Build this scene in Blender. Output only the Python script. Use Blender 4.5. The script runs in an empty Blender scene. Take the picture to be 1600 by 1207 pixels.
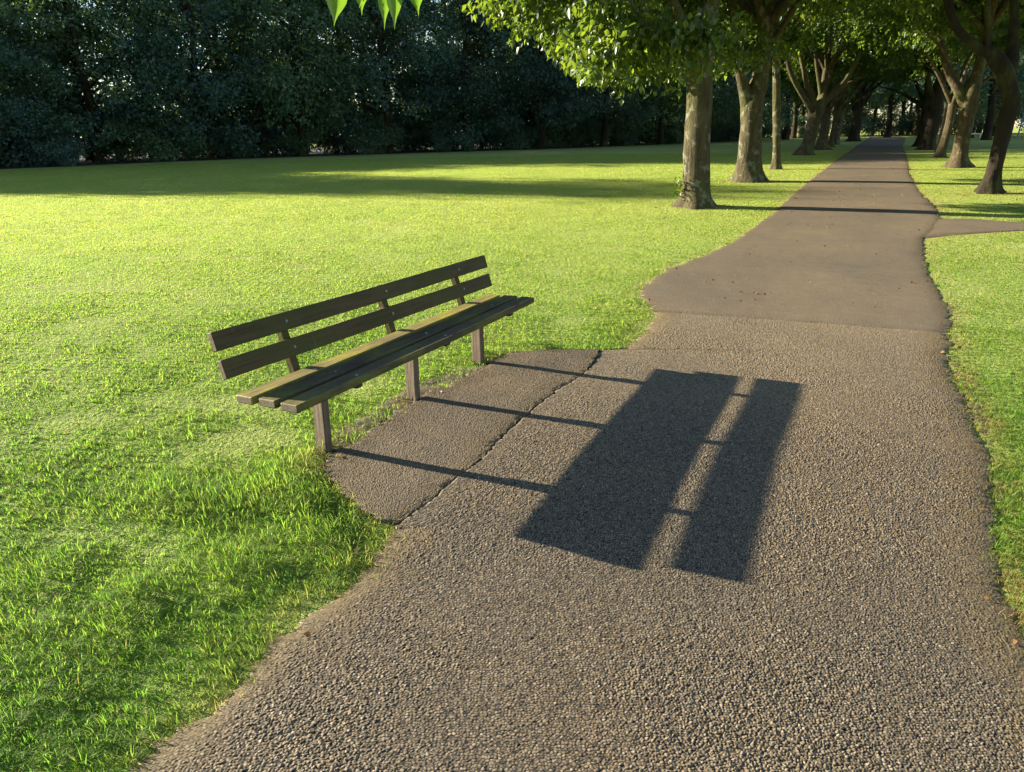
import bpy, math, random
import numpy as np
from mathutils import Matrix, Vector

R = math.radians
sc = bpy.context.scene

# ------------------------------------------------------------------ camera
CAM_H, PITCH, ROLL = 1.728, 0.31684, 0.01736
c_, s_ = math.cos(PITCH), math.sin(PITCH)
cr, sr = math.cos(ROLL), math.sin(ROLL)
FW = Vector((0, c_, -s_)); UP0 = Vector((0, s_, c_)); RT0 = Vector((1, 0, 0))
RT = RT0 * cr - UP0 * sr
UP = RT0 * sr + UP0 * cr
cam_d = bpy.data.cameras.new('camera')
cam_d.sensor_width = 36.0
cam_d.lens = 26.92
cam_d.clip_start, cam_d.clip_end = 0.05, 3000
cam = bpy.data.objects.new('camera', cam_d)
sc.collection.objects.link(cam)
m = Matrix.Identity(4)
for i in range(3):
    m[i][0], m[i][1], m[i][2] = RT[i], UP[i], -FW[i]
m[2][3] = CAM_H
cam.matrix_world = m
sc.camera = cam

# ------------------------------------------------------------------ sky, sun, exposure
SUN_EL, SUN_ROT = R(18.88), R(-69.8)
world = bpy.data.worlds.new('World')
sc.world = world
world.use_nodes = True
wn = world.node_tree
sky = wn.nodes.new('ShaderNodeTexSky')
sky.sky_type = 'NISHITA'
sky.sun_disc = False
sky.sun_elevation = SUN_EL
sky.sun_rotation = SUN_ROT
sky.air_density, sky.dust_density, sky.ozone_density = 1.0, 0.3, 1.5
bg = wn.nodes['Background']
bg.inputs['Strength'].default_value = 0.057
wn.links.new(sky.outputs[0], bg.inputs['Color'])

sun_d = bpy.data.lights.new('sun', 'SUN')
sun_d.energy = 5.0
sun_d.angle = R(0.55)
sun_d.color = (1.0, 0.90, 0.72)
sun = bpy.data.objects.new('sun', sun_d)
sc.collection.objects.link(sun)
to_sun = Vector((math.sin(SUN_ROT) * math.cos(SUN_EL), math.cos(SUN_ROT) * math.cos(SUN_EL), math.sin(SUN_EL)))
sun.rotation_euler = to_sun.to_track_quat('Z', 'Y').to_euler()
sun.location = to_sun * 60

sc.view_settings.view_transform = 'Standard'
sc.view_settings.look = 'None'
sc.view_settings.exposure = 2.1
sc.view_settings.gamma = 1.0
sc.render.engine = 'CYCLES'
sc.cycles.max_bounces = 5
sc.cycles.diffuse_bounces = 3
sc.cycles.transmission_bounces = 3
sc.cycles.transparent_max_bounces = 8
sc.cycles.use_denoising = True

# ------------------------------------------------------------------ helpers
col = sc.collection


def ground(x, y):
    x = np.asarray(x, float); y = np.asarray(y, float)
    A, B = .97, 13.
    g = np.where(y > 0, A * (1 - np.exp(-np.maximum(y, 0) / B)), A / B * np.maximum(y, -6))
    w = np.exp(-(np.maximum(y - 3, 0) / 6) ** 2)
    return g - .0337 * 8 * np.tanh(x / 8) * w


def gz(x, y):
    return float(ground(x, y))


def hash2(i, j, seed=0):
    h = (i.astype(np.int64) * 374761393 + j.astype(np.int64) * 668265263 + seed * 1442695041) & 0x7fffffff
    h = ((h ^ (h >> 13)) * 1274126177) & 0x7fffffff
    h = ((h ^ (h >> 15)) * 2246822519) & 0x7fffffff
    return (h ^ (h >> 16)) / float(0x7fffffff)


def vnoise(x, y, seed=0):
    xi = np.floor(x); yi = np.floor(y)
    fx = x - xi; fy = y - yi
    fx = fx * fx * (3 - 2 * fx); fy = fy * fy * (3 - 2 * fy)
    a = hash2(xi, yi, seed); b = hash2(xi + 1, yi, seed)
    c = hash2(xi, yi + 1, seed); d = hash2(xi + 1, yi + 1, seed)
    return (a * (1 - fx) + b * fx) * (1 - fy) + (c * (1 - fx) + d * fx) * fy


def fbm(x, y, seed=0, o=4):
    s = 0; a = .5; t = 0
    for k in range(o):
        s = s + a * vnoise(x * 2 ** k, y * 2 ** k, seed + k); t += a; a *= .5
    return s / t


def mesh_np(name, V, F4=None, F3=None, smooth=False):
    """numpy vertices, quads and triangles -> mesh"""
    me = bpy.data.meshes.new(name)
    V = np.asarray(V, np.float32)
    loops = []; starts = []; n = 0
    if F4 is not None and len(F4):
        F4 = np.asarray(F4, np.int32); loops.append(F4.ravel()); starts.append(n + 4 * np.arange(len(F4))); n += F4.size
    if F3 is not None and len(F3):
        F3 = np.asarray(F3, np.int32); loops.append(F3.ravel()); starts.append(n + 3 * np.arange(len(F3))); n += F3.size
    L = np.concatenate(loops).astype(np.int32); S = np.concatenate(starts).astype(np.int32)
    me.vertices.add(len(V)); me.vertices.foreach_set('co', V.ravel())
    me.loops.add(len(L)); me.loops.foreach_set('vertex_index', L)
    me.polygons.add(len(S)); me.polygons.foreach_set('loop_start', S)
    if smooth:
        me.polygons.foreach_set('use_smooth', np.ones(len(S), bool))
    me.update(calc_edges=True)
    return me


def attr(me, name, vals):
    a = me.attributes.new(name, 'FLOAT', 'POINT')
    a.data.foreach_set('value', np.asarray(vals, np.float32).ravel())


def link(name, me, mat=None, parent=None, loc=None):
    o = bpy.data.objects.new(name, me)
    col.objects.link(o)
    if mat is not None and me is not None and len(me.materials) == 0:
        me.materials.append(mat)
    if parent is not None:
        o.parent = parent
    if loc is not None:
        o.location = loc
    return o


def tag(o, label=None, cat=None, group=None, kind=None):
    if label: o['label'] = label
    if cat: o['category'] = cat
    if group: o['group'] = group
    if kind: o['kind'] = kind
    return o


def empty(name, loc, rz=0.0):
    o = bpy.data.objects.new(name, None)
    o.empty_display_size = .3
    col.objects.link(o)
    o.location = loc
    o.rotation_euler = (0, 0, rz)
    return o


class NT:
    """small node-tree helper"""
    def __init__(self, name):
        self.m = bpy.data.materials.new(name)
        self.m.use_nodes = True
        self.t = self.m.node_tree
        self.b = self.t.nodes['Principled BSDF']
        self.out = self.t.nodes['Material Output']

    def n(self, typ, **kw):
        nd = self.t.nodes.new(typ)
        for k, v in kw.items():
            if k.startswith('i_'):
                key = k[2:]
                nd.inputs[int(key) if key.isdigit() else key.replace('_', ' ')].default_value = v
            else:
                setattr(nd, k, v)
        return nd

    def l(self, a, b):
        self.t.links.new(a, b)

    def ramp(self, fac, stops, interp='LINEAR'):
        r = self.n('ShaderNodeValToRGB')
        r.color_ramp.interpolation = interp
        e = r.color_ramp.elements
        while len(e) < len(stops): e.new(.5)
        for k, (p, c) in enumerate(stops):
            e[k].position = p
            e[k].color = (*c, 1) if len(c) == 3 else c
        self.l(fac, r.inputs[0])
        return r.outputs[0]

    def noise(self, scale, detail=4, rough=.55, vec=None, dist=0.0):
        nd = self.n('ShaderNodeTexNoise')
        nd.inputs['Scale'].default_value = scale
        nd.inputs['Detail'].default_value = detail
        nd.inputs['Roughness'].default_value = rough
        nd.inputs['Distortion'].default_value = dist
        self.l(vec if vec is not None else self.pos(), nd.inputs['Vector'])
        return nd.outputs['Fac']

    def pos(self):
        if not hasattr(self, '_p'):
            self._p = self.n('ShaderNodeNewGeometry').outputs['Position']
        return self._p

    def obj(self):
        if not hasattr(self, '_o'):
            self._o = self.n('ShaderNodeTexCoord').outputs['Object']
        return self._o

    def mix(self, fac, a, b, blend='MIX'):
        nd = self.n('ShaderNodeMix', data_type='RGBA', blend_type=blend)
        for sock, v in ((nd.inputs[0], fac), (nd.inputs[6], a), (nd.inputs[7], b)):
            if hasattr(v, 'links'): self.l(v, sock)
            elif isinstance(v, (int, float)): sock.default_value = v
            else: sock.default_value = (*v, 1) if len(v) == 3 else v
        return nd.outputs[2]

    def math(self, op, a, b=None, clamp=False):
        nd = self.n('ShaderNodeMath', operation=op, use_clamp=clamp)
        for i, v in enumerate((a, b)):
            if v is None: continue
            if hasattr(v, 'links'): self.l(v, nd.inputs[i])
            else: nd.inputs[i].default_value = v
        return nd.outputs[0]

    def attr(self, name):
        return self.n('ShaderNodeAttribute', attribute_name=name).outputs['Fac']

    def scale(self, vec, s):
        nd = self.n('ShaderNodeMapping')
        nd.inputs['Scale'].default_value = s
        self.l(vec, nd.inputs['Vector'])
        return nd.outputs[0]

    def bump(self, h, strength=.5, dist=.01):
        nd = self.n('ShaderNodeBump')
        nd.inputs['Strength'].default_value = strength
        nd.inputs['Distance'].default_value = dist
        self.l(h, nd.inputs['Height'])
        self.l(nd.outputs[0], self.b.inputs['Normal'])

    def base(self, c):
        if hasattr(c, 'links'): self.l(c, self.b.inputs['Base Color'])
        else: self.b.inputs['Base Color'].default_value = (*c, 1)

    def rough(self, r, spec=.3):
        if hasattr(r, 'links'): self.l(r, self.b.inputs['Roughness'])
        else: self.b.inputs['Roughness'].default_value = r
        self.b.inputs['Specular IOR Level'].default_value = spec

    def translucent(self, colour, fac):
        tr = self.n('ShaderNodeBsdfTranslucent')
        self.l(colour, tr.inputs['Color'])
        mx = self.n('ShaderNodeMixShader')
        mx.inputs[0].default_value = fac
        self.l(self.b.outputs[0], mx.inputs[1]); self.l(tr.outputs[0], mx.inputs[2])
        self.l(mx.outputs[0], self.out.inputs['Surface'])


def island(t):
    return t.n('ShaderNodeNewGeometry').outputs['Random Per Island']


# ------------------------------------------------------------------ materials
def mat_leaf(name, c_lo, c_mid, c_hi, t_lo, t_hi, fac, rough=.45, spec=.35, sc=.55):
    t = NT(name)
    isl = island(t)
    big = t.noise(sc, 3)
    f = t.math('ADD', t.math('MULTIPLY', isl, .6), t.math('MULTIPLY', big, .45))
    ob = t.n('ShaderNodeObjectInfo').outputs['Random']
    tone = t.ramp(ob, [(0, (.62, .70, .85)), (.45, (.95, .98, 1.0)), (.8, (1.25, 1.2, .85)), (1, (1.5, 1.35, .7))]) if name == 'leaf_wood' else t.ramp(ob, [(0, (.9, .95, 1)), (1, (1.1, 1.05, .95))])
    t.base(t.mix(1.0, t.ramp(f, [(.1, c_lo), (.5, c_mid), (.98, c_hi)]), tone, 'MULTIPLY'))
    t.rough(rough, spec)
    t.translucent(t.ramp(f, [(.1, t_lo), (.95, t_hi)]), fac)
    return t.m


M_LEAF = mat_leaf('leaf_green', (.012, .032, .005), (.026, .060, .009), (.080, .125, .018), (.05, .12, .009), (.36, .47, .035), .40, .38, .5)
M_LEAF_DARK = mat_leaf('leaf_wood', (.036, .076, .072), (.066, .125, .104), (.11, .18, .09), (.04, .09, .02), (.26, .38, .04), .30, .5, .4)  # bluish cast of the sky's light is put into the leaf colour
M_LEAF_NEAR = mat_leaf('leaf_sprig', (.05, .11, .012), (.07, .15, .015), (.09, .18, .02), (.14, .32, .015), (.36, .56, .04), .6, .4, .5, 42)


def mat_grass():
    t = NT('grass_blades')
    isl = island(t)
    h = t.attr('h')
    patch = t.noise(.9, 3)
    fine = t.noise(5.5, 2)
    sx = t.n('ShaderNodeSeparateXYZ'); t.l(t.pos(), sx.inputs[0])
    far_yellow = t.ramp(t.math('DIVIDE', sx.outputs['Y'], 16.0), [(.12, (0, 0, 0)), (.75, (.3, .3, .3))])  # blades turn yellower farther off: the low backlight put into their colour
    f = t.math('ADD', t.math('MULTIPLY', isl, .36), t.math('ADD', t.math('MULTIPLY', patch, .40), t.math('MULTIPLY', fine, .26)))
    f = t.math('ADD', f, far_yellow)
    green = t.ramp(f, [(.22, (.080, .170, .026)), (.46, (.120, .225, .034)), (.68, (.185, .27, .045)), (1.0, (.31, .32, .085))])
    dry = t.ramp(isl, [(.0, (0, 0, 0)), (.935, (0, 0, 0)), (.95, (1, 1, 1))])
    dryf = t.math('MULTIPLY', t.attr('dry'), 1.0)
    c = t.mix(t.math('MAXIMUM', t.math('MULTIPLY', dry, .75), dryf, True), green, (.26, .20, .085))
    root = t.ramp(h, [(0, (1.0, .86, .70)), (.5, (1, 1, 1))])
    c = t.mix(1.0, c, root, 'MULTIPLY')
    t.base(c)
    t.rough(.6, .12)
    tc = t.mix(1.0, c, (1.75, 1.85, 1.25), 'MULTIPLY')
    t.translucent(tc, .58)
    return t.m


M_GRASS = mat_grass()


def mat_lawn():
    t = NT('lawn_ground')
    p = t.pos()
    a = t.noise(.35, 4); b = t.noise(7, 5, .65); c3 = t.noise(38, 3, .7)
    f = t.math('ADD', t.math('MULTIPLY', a, .4), t.math('ADD', t.math('MULTIPLY', b, .35), t.math('MULTIPLY', c3, .3)))
    far = t.ramp(f, [(.30, (.20, .25, .066)), (.5, (.285, .325, .088)), (.72, (.365, .37, .115))])  # far lawn tinted yellow, carrying the glow of the backlight in its colour
    soil = t.ramp(t.noise(30, 4), [(.25, (.06, .08, .02)), (.5, (.11, .17, .03)), (.75, (.18, .24, .05))])
    d = t.n('ShaderNodeVectorMath', operation='LENGTH')
    t.l(p, d.inputs[0])
    w = t.ramp(t.math('DIVIDE', d.outputs['Value'], 30.0), [(.03, (.25, .25, .25)), (.35, (1, 1, 1))])
    t.base(t.mix(w, soil, far))
    t.rough(.9, .08)
    t.bump(t.math('ADD', b, c3), .8, .035)
    tr = None
    return t.m


M_LAWN = mat_lawn()


def mat_chip():
    t = NT('chip_asphalt')
    st = t.attr('stone'); gp = t.attr('gap'); ed = t.attr('edge')
    stone = t.ramp(st, [(.0, (.135, .102, .060)), (.35, (.19, .146, .088)), (.65, (.225, .176, .107)), (.92, (.26, .205, .13)), (.98, (.32, .265, .18)), (1, (.36, .31, .23))])
    wide = t.noise(.8, 4)
    stone = t.mix(1.0, stone, t.ramp(wide, [(.3, (.82, .84, .88)), (.7, (1.12, 1.06, .98))]), 'MULTIPLY')
    fine = t.noise(260, 3, .7)
    stone = t.mix(1.0, stone, t.ramp(fine, [(.3, (.75, .75, .75)), (.7, (1.2, 1.2, 1.2))]), 'MULTIPLY')
    c = t.mix(t.ramp(gp, [(.12, (0, 0, 0)), (.5, (1, 1, 1))]), (.020, .017, .014), stone)
    dirt = t.math('SUBTRACT', t.ramp(t.math('ADD', t.math('MULTIPLY', ed, 1.15), t.math('MULTIPLY', t.noise(5, 5), .6)), [(.3, (1, 1, 1)), (.62, (0, 0, 0))]), 0.0)
    c = t.mix(t.math('MULTIPLY', dirt, .75), c, t.ramp(t.noise(40, 4), [(.3, (.085, .06, .026)), (.7, (.20, .145, .062))]))
    t.base(c)
    t.rough(t.ramp(gp, [(.1, (.85, .85, .85)), (.6, (.6, .6, .6))]), .3)
    t.bump(fine, .25, .002)
    return t.m


def mat_tarmac(name, lo, hi, fleck, sc1=90, bump=.6):
    t = NT(name)
    a = t.noise(sc1, 6, .8); b = t.noise(1.1, 5); ed = t.attr('edge')
    v = t.n('ShaderNodeTexVoronoi'); v.inputs['Scale'].default_value = 120
    t.l(t.pos(), v.inputs['Vector'])
    c = t.ramp(a, [(.28, lo), (.66, hi)])
    c = t.mix(1.0, c, t.ramp(b, [(.25, (.78, .79, .82)), (.75, (1.2, 1.12, 1.0))]), 'MULTIPLY')
    c = t.mix(1.0, c, t.ramp(t.noise(9, 5, .75), [(.3, (.86, .86, .86)), (.7, (1.12, 1.12, 1.12))]), 'MULTIPLY')
    v2 = t.n('ShaderNodeTexVoronoi'); v2.inputs['Scale'].default_value = 34; t.l(t.pos(), v2.inputs['Vector'])
    grit = t.math('MULTIPLY', t.ramp(v2.outputs['Distance'], [(.16, (1, 1, 1)), (.22, (0, 0, 0))]), t.ramp(v2.outputs['Color'], [(.80, (0, 0, 0)), (.82, (1, 1, 1))]))
    c = t.mix(t.math('MULTIPLY', grit, .7), c, fleck)
    sp = t.ramp(v.outputs['Color'], [(.93, (0, 0, 0)), (.95, (1, 1, 1))])
    c = t.mix(t.math('MULTIPLY', sp, .55), c, fleck)
    dirt = t.ramp(t.math('ADD', t.math('MULTIPLY', ed, 2.0), t.math('MULTIPLY', t.noise(4, 5), .6)), [(.3, (1, 1, 1)), (.66, (0, 0, 0))])
    c = t.mix(t.math('MULTIPLY', dirt, .7), c, t.ramp(t.noise(45, 4), [(.3, (.06, .042, .022)), (.7, (.14, .105, .05))]))
    t.base(c)
    t.rough(.8, .25)
    t.bump(t.math('ADD', t.math('MULTIPLY', a, .6), v.outputs['Distance']), bump, .006)
    return t.m


M_CHIP = mat_chip()
M_TAR = mat_tarmac('fine_tarmac', (.070, .055, .036), (.185, .148, .098), (.30, .26, .19))
M_PATCH = mat_tarmac('patch_tarmac', (.066, .053, .036), (.172, .138, .092), (.27, .22, .15), 170, .55)


def mat_bark(name, lo, hi, moss, lichen=.0, vs=1.0):
    t = NT(name)
    p = t.obj()
    st = t.scale(p, (1, 1, .22))
    a = t.noise(14 * vs, 6, .65, st, .3); b = t.noise(60 * vs, 4, .7, st)
    c = t.ramp(t.math('ADD', t.math('MULTIPLY', a, .7), t.math('MULTIPLY', b, .3)), [(.3, lo), (.68, hi)])
    mo = t.ramp(t.noise(2.4, 5, .6, t.scale(p, (1, 1, .5))), [(.5, (0, 0, 0)), (.64, (1, 1, 1))])
    c = t.mix(t.math('MULTIPLY', mo, moss), c, t.ramp(b, [(.3, (.045, .06, .012)), (.7, (.12, .14, .03))]))
    if lichen:
        li = t.ramp(t.noise(5.5, 5, .6, p), [(.56, (0, 0, 0)), (.62, (1, 1, 1))])
        c = t.mix(t.math('MULTIPLY', li, lichen), c, (.34, .36, .27))
    t.base(c)
    t.rough(.85, .15)
    t.bump(t.math('ADD', t.math('MULTIPLY', a, 1.0), t.math('MULTIPLY', b, .5)), .9, .06)
    return t.m


M_BARK = mat_bark('bark_smooth', (.026, .020, .009), (.125, .105, .056), .55, .35)
M_BARK_R = mat_bark('bark_rough', (.028, .021, .011), (.100, .076, .040), .7, .12, .8)
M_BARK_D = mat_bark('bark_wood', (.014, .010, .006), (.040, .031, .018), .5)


def mat_wood(name, lo, hi, moss_amt, moss_c=((.10, .10, .018), (.20, .19, .04)), rough=.62):
    t = NT(name)
    p = t.obj()
    g = t.scale(p, (1, .035, 1))
    a = t.noise(85, 5, .6, g, .4); b = t.noise(9, 4, .6, t.scale(p, (1, .3, 1)))
    c = t.ramp(t.math('ADD', t.math('MULTIPLY', a, .65), t.math('MULTIPLY', b, .35)), [(.3, lo), (.7, hi)])
    mo = t.ramp(t.math('ADD', t.math('MULTIPLY', t.noise(6, 6, .7, t.scale(p, (1, .45, 1))), .75), t.math('MULTIPLY', a, .3)), [(.46, (0, 0, 0)), (.62, (1, 1, 1))])
    c = t.mix(t.math('MULTIPLY', mo, moss_amt), c, t.ramp(t.noise(50, 4, .7, p), [(.3, moss_c[0]), (.7, moss_c[1])]))
    # pale scratches with a shape of their own
    s = t.ramp(t.noise(24, 2, .5, t.scale(p, (.12, 2.6, .12))), [(.735, (0, 0, 0)), (.75, (1, 1, 1))])
    c = t.mix(t.math('MULTIPLY', s, .35), c, (.26, .23, .19))
    t.base(c)
    t.rough(rough, .16)
    t.bump(t.math('ADD', a, t.math('MULTIPLY', b, .5)), .45, .004)
    return t.m


M_SEAT = mat_wood('seat_wood', (.032, .025, .014), (.098, .078, .048), .55)
M_SEAT_MOSS = mat_wood('seat_wood_mossy', (.085, .066, .028), (.20, .165, .07), .95, ((.17, .145, .02), (.30, .26, .05)))
M_BACK = mat_wood('back_wood', (.042, .028, .012), (.108, .076, .036), .65, ((.042, .046, .008), (.075, .080, .014)))


def mat_post():
    t = NT('post_wood')
    p = t.obj()
    a = t.noise(70, 5, .6, t.scale(p, (1, 1, .06)), .3); b = t.noise(10, 5, .65, p)
    c = t.ramp(t.math('ADD', t.math('MULTIPLY', a, .6), t.math('MULTIPLY', b, .4)), [(.3, (.050, .035, .024)), (.7, (.19, .14, .10))])
    t.base(c); t.rough(.75, .25); t.bump(t.math('ADD', a, b), .6, .005)
    return t.m


M_POST = mat_post()


def mat_plain(name, c, rough=.5, metal=0.0, var=.25, scl=40):
    t = NT(name)
    n = t.noise(scl, 4, .6, t.obj())
    t.base(t.ramp(n, [(.3, tuple(v * (1 - var) for v in c)), (.7, tuple(v * (1 + var) for v in c))]))
    t.rough(rough, .4)
    t.b.inputs['Metallic'].default_value = metal
    return t.m


M_STEEL = mat_plain('worn_steel', (.26, .24, .21), .55, .3)
M_SOIL = mat_plain('bare_soil', (.085, .062, .036), .9, 0, .55, 55)
M_FLOOR = mat_plain('wood_floor', (.014, .013, .007), .9, 0, .5, 3)  # leaf litter, coloured extra dark to stand for shade under the crowns
M_END = mat_plain('end_grain_sunlit', (.17, .125, .085), .8, 0, .45, 130)  # pale weathered end grain, with sunlight on the plank ends added to the colour
M_BASE = mat_plain('bitumen_base', (.018, .015, .012), .9)
M_IRON = mat_plain('dark_iron', (.03, .027, .025), .6, .2)
M_BLUE = mat_plain('blue_paint', (.10, .20, .42), .5)
M_WHITE = mat_plain('white_paint', (.72, .68, .62), .55)
M_LITTER = mat_leaf('dry_leaf', (.07, .03, .012), (.14, .07, .025), (.28, .18, .06), (.20, .08, .02), (.35, .2, .05), .2)

# ------------------------------------------------------------------ where things stand
GRASS_N = 1900000
WOOD = [(-37, 31, 14, 1.1), (-32.5, 28.2, 13, 1.1), (-28, 26.9, 9.6, 1.0), (-24.0, 28.4, 6.6, 1.0), (-20.2, 30.4, 6.2, 1.05), (-17.4, 34.0, 9.5, 1.05), (-13.6, 36.2, 10, 1.1), (-10.0, 39.2, 10.5, 1.1), (-6.2, 41.8, 11, 1.15), (-2.2, 44.6, 10.5, 1.1), (2.0, 46.6, 11, 1.15), (6.0, 50.2, 11, 1.15), (10.4, 54.5, 11, 1.2), (14.6, 59.0, 11.5, 1.2), (19, 63.5, 11, 1.2), (-30, 34.5, 9, 1.2), (-24, 37.6, 10.5, 1.2), (-19.5, 37.5, 11, 1.2), (-14.5, 41.5, 11.5, 1.2), (-9, 45.2, 12, 1.2), (-3.5, 49.2, 12, 1.25), (2.5, 52.0, 12.5, 1.25), (7.5, 57, 12.5, 1.25), (13, 63, 13, 1.3), (-36.6, 34.5, 10.5, 1.25), (-32, 35.2, 10, 1.25), (-29, 36.4, 9, 1.25), (-24.9, 38.8, 13.5, 1.25), (-22.1, 40.7, 12.8, 1.25), (-19.3, 43.9, 12.5, 1.25), (-16.7, 47.0, 13.9, 1.25), (-12.2, 48.6, 12.9, 1.25), (-8.8, 50.5, 13.4, 1.25), (-6.1, 53.7, 11.7, 1.25), (-1.6, 55.3, 12.6, 1.25), (1.1, 59.5, 13.1, 1.25), (4.0, 61.6, 13.3, 1.25), (6.1, 65.6, 13.3, 1.25), (8.9, 68.5, 11.2, 1.25), (12.4, 71.6, 12.0, 1.25), (14.6, 75.0, 12.9, 1.25), (37, 60, 10, 1.2), (43, 55, 10, 1.2), (49, 62, 11, 1.2), (41, 68, 11, 1.2), (55, 55, 11, 1.2), (21.7, 97.8, 10.3, 1.25), (26.6, 99.2, 10.5, 1.25), (29.9, 99.0, 9.8, 1.25), (34.0, 100.3, 10.1, 1.25), (37.4, 101.9, 11.5, 1.25), (41.8, 102.1, 11.0, 1.25), (46.2, 101.9, 11.8, 1.25), (49.3, 99.0, 10.2, 1.25), (53.0, 96.4, 10.5, 1.25), (57.8, 96.4, 10.6, 1.25), (62.2, 93.0, 9.8, 1.25), (65.7, 90.7, 10.4, 1.25), (69.9, 91.4, 11.7, 1.25), (73.1, 90.5, 11.3, 1.25), (79.0, 85.4, 10.4, 1.25)]
FAR = [(23.5, 68, 1.0), (27.0, 76, 1.0), (30.6, 84, 1.0), (36.2, 86, 1.05), (40.5, 80, 1.0), (44.5, 76, 1.05), (34, 72, .9), (38.5, 71, .95), (48, 82, 1.1), (29, 92, 1.1), (41, 95, 1.1), (20.5, 75, 1.0), (34.5, 60, .95), (29.8, 50, .9), (25.2, 88, 1.1), (32.6, 96, 1.1), (36.5, 98, 1.1), (39, 90, 1.05), (33.2, 88, 1.0), (29.5, 79, .9), (45, 92, 1.1)]
BUSHES = [(-31.1, 25.4, 1.38, 0), (-27.7, 26.4, 1.33, 0), (-24.4, 28.2, 1.38, 0), (-21.0, 29.4, 1.25, 0), (-17.8, 31.4, 1.16, 0), (-15.5, 34.6, 1.36, 0), (-12.9, 37.3, 1.15, 0), (-10.3, 39.6, 1.1, 0), (-6.6, 41.7, 1.27, 0), (-3.4, 43.7, 1.11, 0), (-0.3, 45.9, 1.34, 0), (2.2, 47.9, 1.33, 0), (5.4, 50.8, 1.04, 0), (7.8, 53.6, 0.98, 0), (10.2, 56.4, 1.19, 0), (12.6, 59.0, 1.15, 0), (15.4, 62.1, 1.35, 0), (17.9, 64.8, 1.28, 0), (19.9, 67.7, 1.07, 0), (21.5, 80, 2.6, 1), (25, 81, 2.4, 1), (28.5, 82, 1.7, 1), (32, 83, 1.5, 1), (35.5, 84, 1.9, 1), (39, 84, 1.6, 1), (42.5, 83, 2.4, 1), (46, 80, 2.6, 1), (19, 72, 2.4, 1), (50, 76, 2.6, 1), (54, 72, 2.6, 1), (-44.6, 26.6, 2.19, 0), (-42.3, 27.1, 2.08, 0), (-40.1, 27.5, 2.03, 0), (-38.0, 27.8, 1.74, 0), (-35.7, 28.1, 1.98, 0), (-33.5, 27.9, 2.16, 0), (-30.9, 28.6, 2.02, 0), (-28.8, 29.6, 2.0, 0), (-26.8, 29.9, 1.81, 0), (-24.5, 30.8, 1.72, 0), (-22.3, 32.2, 2.38, 0), (-20.3, 33.1, 1.94, 0), (-18.8, 34.1, 2.28, 0), (-17.5, 36.0, 1.83, 0), (-16.6, 38.5, 2.17, 0), (-14.9, 39.9, 2.18, 0), (-12.7, 41.7, 2.29, 0), (-11.2, 42.2, 1.86, 0), (-9.6, 44.2, 2.26, 0), (-7.6, 45.7, 1.93, 0), (-5.4, 46.6, 2.4, 0), (-2.9, 47.2, 2.33, 0), (-1.6, 48.8, 2.17, 0), (0.1, 49.6, 2.35, 0), (1.5, 51.4, 2.38, 0), (3.8, 53.4, 2.02, 0), (5.3, 55.0, 1.75, 0), (6.5, 56.5, 2.05, 0), (8.2, 58.6, 2.26, 0), (10.2, 60.0, 1.97, 0), (11.0, 61.6, 2.25, 0), (12.8, 63.3, 1.81, 0), (14.5, 65.3, 1.73, 0), (15.6, 66.7, 1.81, 0), (17.0, 68.5, 2.39, 0), (18.8, 70.3, 2.07, 0)]
CROWN_LIFT = {'T2': -.2, 'T3': -.2, 'T4': 1.5, 'T5': .5, 'T6': 0, 'R1': .1, 'R2': .3}
CROWN_SCALE = {'T3': .92}
LAWN_SIDE = {'T1': (1.0, 0.0), 'T2': (1.0, .35), 'T3': (.9, .9), 'T4': (1.1, 1.5), 'T5': (1.05, .8), 'T7': (1.0, .3)}

# ------------------------------------------------------------------ ground sheet (lawn to the horizon)
def axis(vals):
    out = []
    for a, b, st in vals:
        out += list(np.arange(a, b, st))
    return np.array(out + [vals[-1][1]])


gx = axis([(-900, -120, 60), (-120, -40, 8), (-40, -12, 2), (-12, 12, .4), (12, 60, 2), (60, 140, 8), (140, 900, 76)])
gy = axis([(-300, -40, 30), (-40, -8, 4), (-8, 16, .4), (16, 80, 2), (80, 200, 12), (200, 1400, 100)])
GX, GY = np.meshgrid(gx, gy)
GZ = ground(GX, GY)
nx = len(gx)
ii, jj = np.meshgrid(np.arange(len(gy) - 1), np.arange(nx - 1), indexing='ij')
a = (ii * nx + jj).ravel()
me = mesh_np('lawn', np.stack([GX, GY, GZ - .012], -1).reshape(-1, 3), np.stack([a, a + 1, a + nx + 1, a + nx], -1), smooth=True)
tag(link('lawn', me, M_LAWN), 'broad mown lawn sloping up from the path to the wood', kind='structure')

# ------------------------------------------------------------------ the path: outline surveyed on the ground (metres)
LEFT = [(-1.6, -4.), (-1.35, 0.6), (-1.12, 1.4), (-1.03, 1.608), (-0.944, 1.775), (-0.878, 1.898), (-0.8, 2.094), (-0.68, 2.29), (-0.616, 2.418), (-0.566, 2.6), (-0.502, 2.758), (-0.544, 2.869), (-0.666, 2.954), (-0.776, 3.089), (-0.859, 3.236), (-0.892, 3.363), (-0.86, 3.501), (-0.785, 3.614), (-0.692, 3.856), (-0.629, 4.034), (-0.524, 4.229), (-0.386, 4.388), (-0.223, 4.676), (-0.145, 4.864), (0.004, 5.042), (0.226, 5.10), (0.53, 5.12), (0.788, 5.167), (1.024, 5.635), (1.179, 6.084), (1.185, 6.322), (1.144, 6.666), (1.228, 7.001), (1.585, 7.775), (2.134, 8.427), (2.757, 9.395), (3.403, 10.609), (3.868, 11.507), (4.798, 13.459), (6.213, 16.396), (9.36, 22.989), (13.854, 32.375), (20.42, 46.363), (29.174, 65.042), (36, 80)]
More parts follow.
